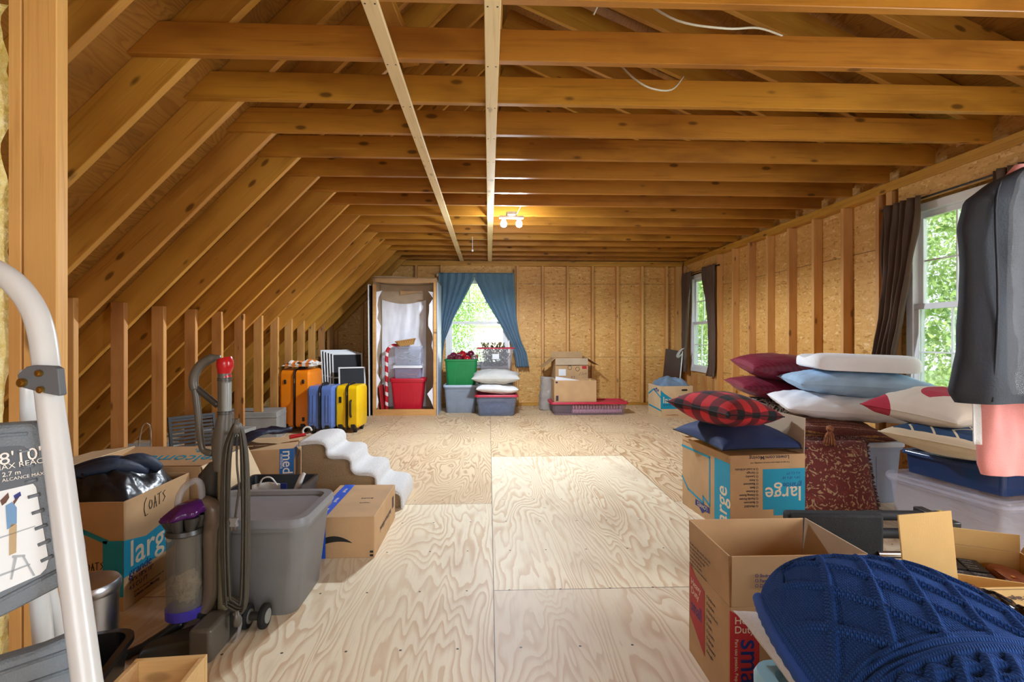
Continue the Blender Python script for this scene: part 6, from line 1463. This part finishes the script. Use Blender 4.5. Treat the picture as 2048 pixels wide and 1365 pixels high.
bg_ = garment('garment_bag', 'black hanging garment bag in front of the tall near window', 'garment bag', 1.775, [(1.74, .05, .3), (1.725, .10, .5), (1.66, .24, .8), (1.60, .315, 1), (1.50, .335, 1), (1.30, .325, 1), (1.05, .34, 1), (.90, .365, 1), (.86, .345, .9)], .055, 'garment_black', 2.06, wr=.014, seed=4, fold=.007, ff=30)
MB().tube(dense([Vector((-.24, -.055, 1.655)), Vector((-.262, -.058, 1.55)), Vector((-.255, -.06, 1.2)), Vector((-.275, -.06, .87))]), .004, 6).build('seam', 'garment_black', bg_, smooth=180)
rb_ = garment('robe', 'pink terry robe hanging behind the black garment bag', 'robe', 1.905, [(1.78, .05, .4), (1.72, .10, .7), (1.62, .20, 1), (1.20, .20, 1), (.9, .215, 1), (.60, .20, 1), (.56, .185, .9)], .035, 'pink_terry', 2.125, wr=.02, seed=7, fold=.016, ff=48)
MB().grid(lambda u, v: (-.235 + .035 * u + .006 * v, -.01 + .004 * math.sin(6 * u), .98 - .30 * v), 6, 14).build('belt', 'pale_linen', rb_, solid=.004)
clear('clear_vinyl', (220, 222, 226), .06, .08)
cbg = garment('vinyl_bag', 'clear vinyl bag with white piping hanging at the photo edge', 'garment bag', 1.655, [(1.72, .05, .4), (1.66, .10, 1), (1.55, .135, 1), (1.2, .145, 1), (.95, .15, 1), (.90, .13, .9)], .045, 'clear_vinyl', 1.935, wr=.005, seed=9)
MB().tube(dense([Vector((-.06, -.046, 1.66)), Vector((-.125, -.05, 1.50)), Vector((-.14, -.052, 1.2)), Vector((-.145, -.052, .97)), Vector((-.12, -.052, .91)), Vector((.0, -.055, .90)), Vector((.12, -.05, .91))]), .0065, 8).build('white_piping', 'white_plastic', cbg, smooth=180)
# ------------------------------------------------------------------ outside: ground, neighbouring building, trees
simple('lawn', (96, 122, 62), .95, .25, 2, .6, 30)
struct(MB().box(-40, 60, -40, 60, -3.1, -3.0).build('ground', 'lawn', smooth=0))
def _leaf(name, c1, c2):
    m, t = newmat(name); tc = t.n('ShaderNodeTexCoord').outputs['Object']; rnd = t.n('ShaderNodeObjectInfo').outputs['Random']
    nz = t.noise(tc, 1.8, 3).outputs[0]
    col = t.mix(t.smooth(nz, .3, .7), lin(*c1), lin(*c2))
    d = t.n('ShaderNodeBsdfDiffuse', {0: col}); tl = t.n('ShaderNodeBsdfTranslucent', {0: col}); mx = t.n('ShaderNodeMixShader', {0: .45, 1: d.outputs[0], 2: tl.outputs[0]})
    t.n('ShaderNodeOutputMaterial', {0: mx.outputs[0]})
_leaf('leaf_green', (84, 122, 56), (150, 184, 104)); _leaf('leaf_light', (120, 156, 84), (196, 216, 150))
simple('bark', (84, 74, 62), .9, .25, 8, .5, 30)
def foliage_mesh(seed, n, rx, rz, size):
    rng = np.random.default_rng(seed)
    # clumps give the crown light and dark gaps
    nc = 34; cl = rng.normal(size=(nc, 3)); cl /= np.linalg.norm(cl, axis=1)[:, None]; cl *= rng.uniform(.35, 1, (nc, 1)) ** .6
    c = cl[rng.integers(0, nc, n)] * [rx, rx, rz] + rng.normal(size=(n, 3)) * [rx * .22, rx * .22, rz * .13]
    d = rng.normal(size=(n, 3)); d /= np.linalg.norm(d, axis=1)[:, None]; e = np.cross(d, rng.normal(size=(n, 3))); e /= np.linalg.norm(e, axis=1)[:, None]
    s = size * rng.uniform(.6, 1.3, (n, 1))
    v = np.stack([c - d * s, c - e * s * .45, c + d * s, c + e * s * .45], 1).reshape(-1, 3)
    m = MB(); m.v = [tuple(p) for p in v]; m.f = [(4 * i, 4 * i + 1, 4 * i + 2, 4 * i + 3) for i in range(n)]
    return m
FOL = {}
def tree(label, x, y, h, rx, rz, mat, seed, lx=0.0, proto=None):
    r = thing('tree', label, 'tree', (x, y, -3.0), 0, 'trees outside the windows')
    MB().tube(dense([Vector((0, 0, 0)), Vector((.05 + lx, .1, h * .4)), Vector((lx * 2 - .05, 0, h * .75)), Vector((lx * 2, .05, h))], 4), [.16 - .010 * k for k in range(13)], 9).build('trunk', 'bark', r, smooth=180)
    b = MB(); rr_ = random.Random(seed)
    for k in range(9):
        a_ = rr_.uniform(0, 6.28); z = h * rr_.uniform(.35, .85); L = rx * rr_.uniform(.5, .9)
        b.tube([(lx, 0, z), (lx + L * .5 * math.cos(a_), L * .5 * math.sin(a_), z + .3), (lx + L * math.cos(a_), L * math.sin(a_), z + .35)], [.045, .03, .012], 6)
    b.build('branches', 'bark', r, smooth=180)
    if mat not in FOL:
        f = FOL[mat] = foliage_mesh(seed, 24000, 1, 1, .019).build('foliage', mat, r, smooth=0)
    else:
        f = FOL[mat].copy(); COL.objects.link(f); f.parent = r
    f.location = (lx, 0, h * .72); f.scale = (rx, rx, rz); f.rotation_euler = (0, 0, seed * 1.1)
tree('leafy green tree seen through the panes of the tall near window, close one', 8.8, 7.6, 7.5, 2.6, 3.3, 'leaf_light', 1)
tree('leafy green tree seen low through the tall near window', 6.6, 3.2, 4.6, 2.0, 2.2, 'leaf_green', 2)
tree('leafy tree behind the others beyond the tall near window', 18, 15.5, 9, 3.4, 4.2, 'leaf_green', 3)
tree('bright leafy tree seen through the small far window of the right wall', 8.0, 16.6, 7.5, 2.6, 3.3, 'leaf_light', 4)
tree('dark leafy tree at the foot of the small far window view', 11, 22.5, 9, 3.2, 4.2, 'leaf_green', 5)
tree('leafy tree far behind the view through the small far window', 17.0, 32, 10, 4.2, 5.0, 'leaf_light', 6)
tree('bright leafy tree high in the back window above the white building', -3.0, 27, 9.5, 3.6, 4.6, 'leaf_light', 7)
tree('leafy tree left in the back window beside the white building', -2.6, 18.5, 6.4, 2.0, 3.0, 'leaf_green', 8)
tree('leafy tree rising behind the white building in the back window', 3.0, 42, 12, 3.6, 5.2, 'leaf_green', 9)
# pale neighbouring building seen through the back window
simple('siding_pale', (236, 228, 222), .7, .02); simple('roof_shingle', (150, 142, 138), .8, .15)
nb = thing('white_building', 'pale neighbouring building seen through the back window', 'building', (.45, 20.0, -3.0))
MB().box(-1.0, 3.2, 0, 4.5, 0, 4.55).build('building_walls', 'siding_pale', nb, smooth=0)
MB().prism([(-1.25, 4.55), (3.45, 4.55), (1.1, 5.2)], -4.9, frame((0, 4.7, 0), (1, 0, 0), (0, 0, 1)) if False else frame((0, -.2, 0), (1, 0, 0), (0, 0, 1))).build('building_roof', 'roof_shingle', nb, smooth=0)
MB().box(-.2, .9, -.03, 0, 2.6, 3.3).build('window', 'grey_print', nb, smooth=0)
# ------------------------------------------------------------------ light and camera
def lamp(name, typ, loc, energy, col=(1, 1, 1), rot=(0, 0, 0), **kw):
    l = bpy.data.lights.new(name, typ); l.energy = energy; l.color = col
    for k, v in kw.items(): setattr(l, k, v)
    o = bpy.data.objects.new(name, l); COL.objects.link(o); o.location = loc; o.rotation_euler = rot
    return o
W = bpy.data.worlds.new('sky'); S.world = W; W.use_nodes = True
t = W.node_tree; t.nodes.clear()
bg = t.nodes.new('ShaderNodeBackground'); bg.inputs[0].default_value = (.86, .93, 1.0, 1); bg.inputs[1].default_value = 4.0
ou = t.nodes.new('ShaderNodeOutputWorld'); t.links.new(bg.outputs[0], ou.inputs[0])
lamp('sun', 'SUN', (0, 0, 20), 22.0, (1, .96, .88), (R(40), 0, R(-30)), angle=R(1))
# two bulbs of the ceiling fixture
BULBS = [(.155, 4.86, 2.205), (.29, 4.98, 2.19)]
# the bulbs throw most of their light away from their sockets, a little back up
for x, e in ((.145, 1.0), (.295, .55)):
    lamp('bulb_light', 'POINT', (x, 4.92, 2.14), 20 * e, (.80, .90, 1), shadow_soft_size=.035)
    lamp('bulb_light', 'SPOT', (x, 4.92, 2.14), 150 * e, (.80, .90, 1), shadow_soft_size=.035, spot_size=R(172), spot_blend=.25)
# daylight coming in by the two windows behind the camera's shoulder
lamp('daylight', 'AREA', (XR - .05, .75, 1.32), 62, (.86, .94, 1.0), (0, R(90), 0), shape='RECTANGLE', size=1.4, size_y=.9)
lamp('daylight', 'AREA', (.4, YF + .08, 1.33), 34, (.88, .95, 1.0), (R(90), 0, 0), shape='RECTANGLE', size=1.9, size_y=1.4)
# daylight portals in the panes of the other windows
for loc, rot, sx_, sy_ in (((XRW + .10, 3.24, 1.33), (0, R(90), 0), 1.4, .9), ((XRW + .10, 7.36, 1.32), (0, R(90), 0), 1.4, .9), ((-.18, YBW + .10, 1.33), (R(-90), 0, 0), .95, 1.4)):
    o = lamp('daylight_portal', 'AREA', loc, 1, (1, 1, 1), rot, shape='RECTANGLE', size=sx_, size_y=sy_); o.data.cycles.is_portal = True
cam = bpy.data.cameras.new('camera'); cam.sensor_width = 36; cam.lens = FPX / 2048 * 36; cam.clip_start = .02
cam.shift_x = 8 / 2048; cam.shift_y = -7.5 / 2048
co = bpy.data.objects.new('camera', cam); COL.objects.link(co); co.location = (0, 0, CAMZ); co.rotation_euler = (R(90), 0, -YAW); S.camera = co
S.view_settings.view_transform = 'Standard'; S.view_settings.look = 'None'; S.view_settings.gamma = 1; S.view_settings.use_curve_mapping = False
S.view_settings.exposure = 0.26
S.cycles.use_adaptive_sampling = True; S.cycles.adaptive_threshold = .05; S.cycles.max_bounces = 8; S.cycles.diffuse_bounces = 4; S.cycles.glossy_bounces = 3; S.cycles.transparent_max_bounces = 16; S.cycles.sample_clamp_indirect = 8
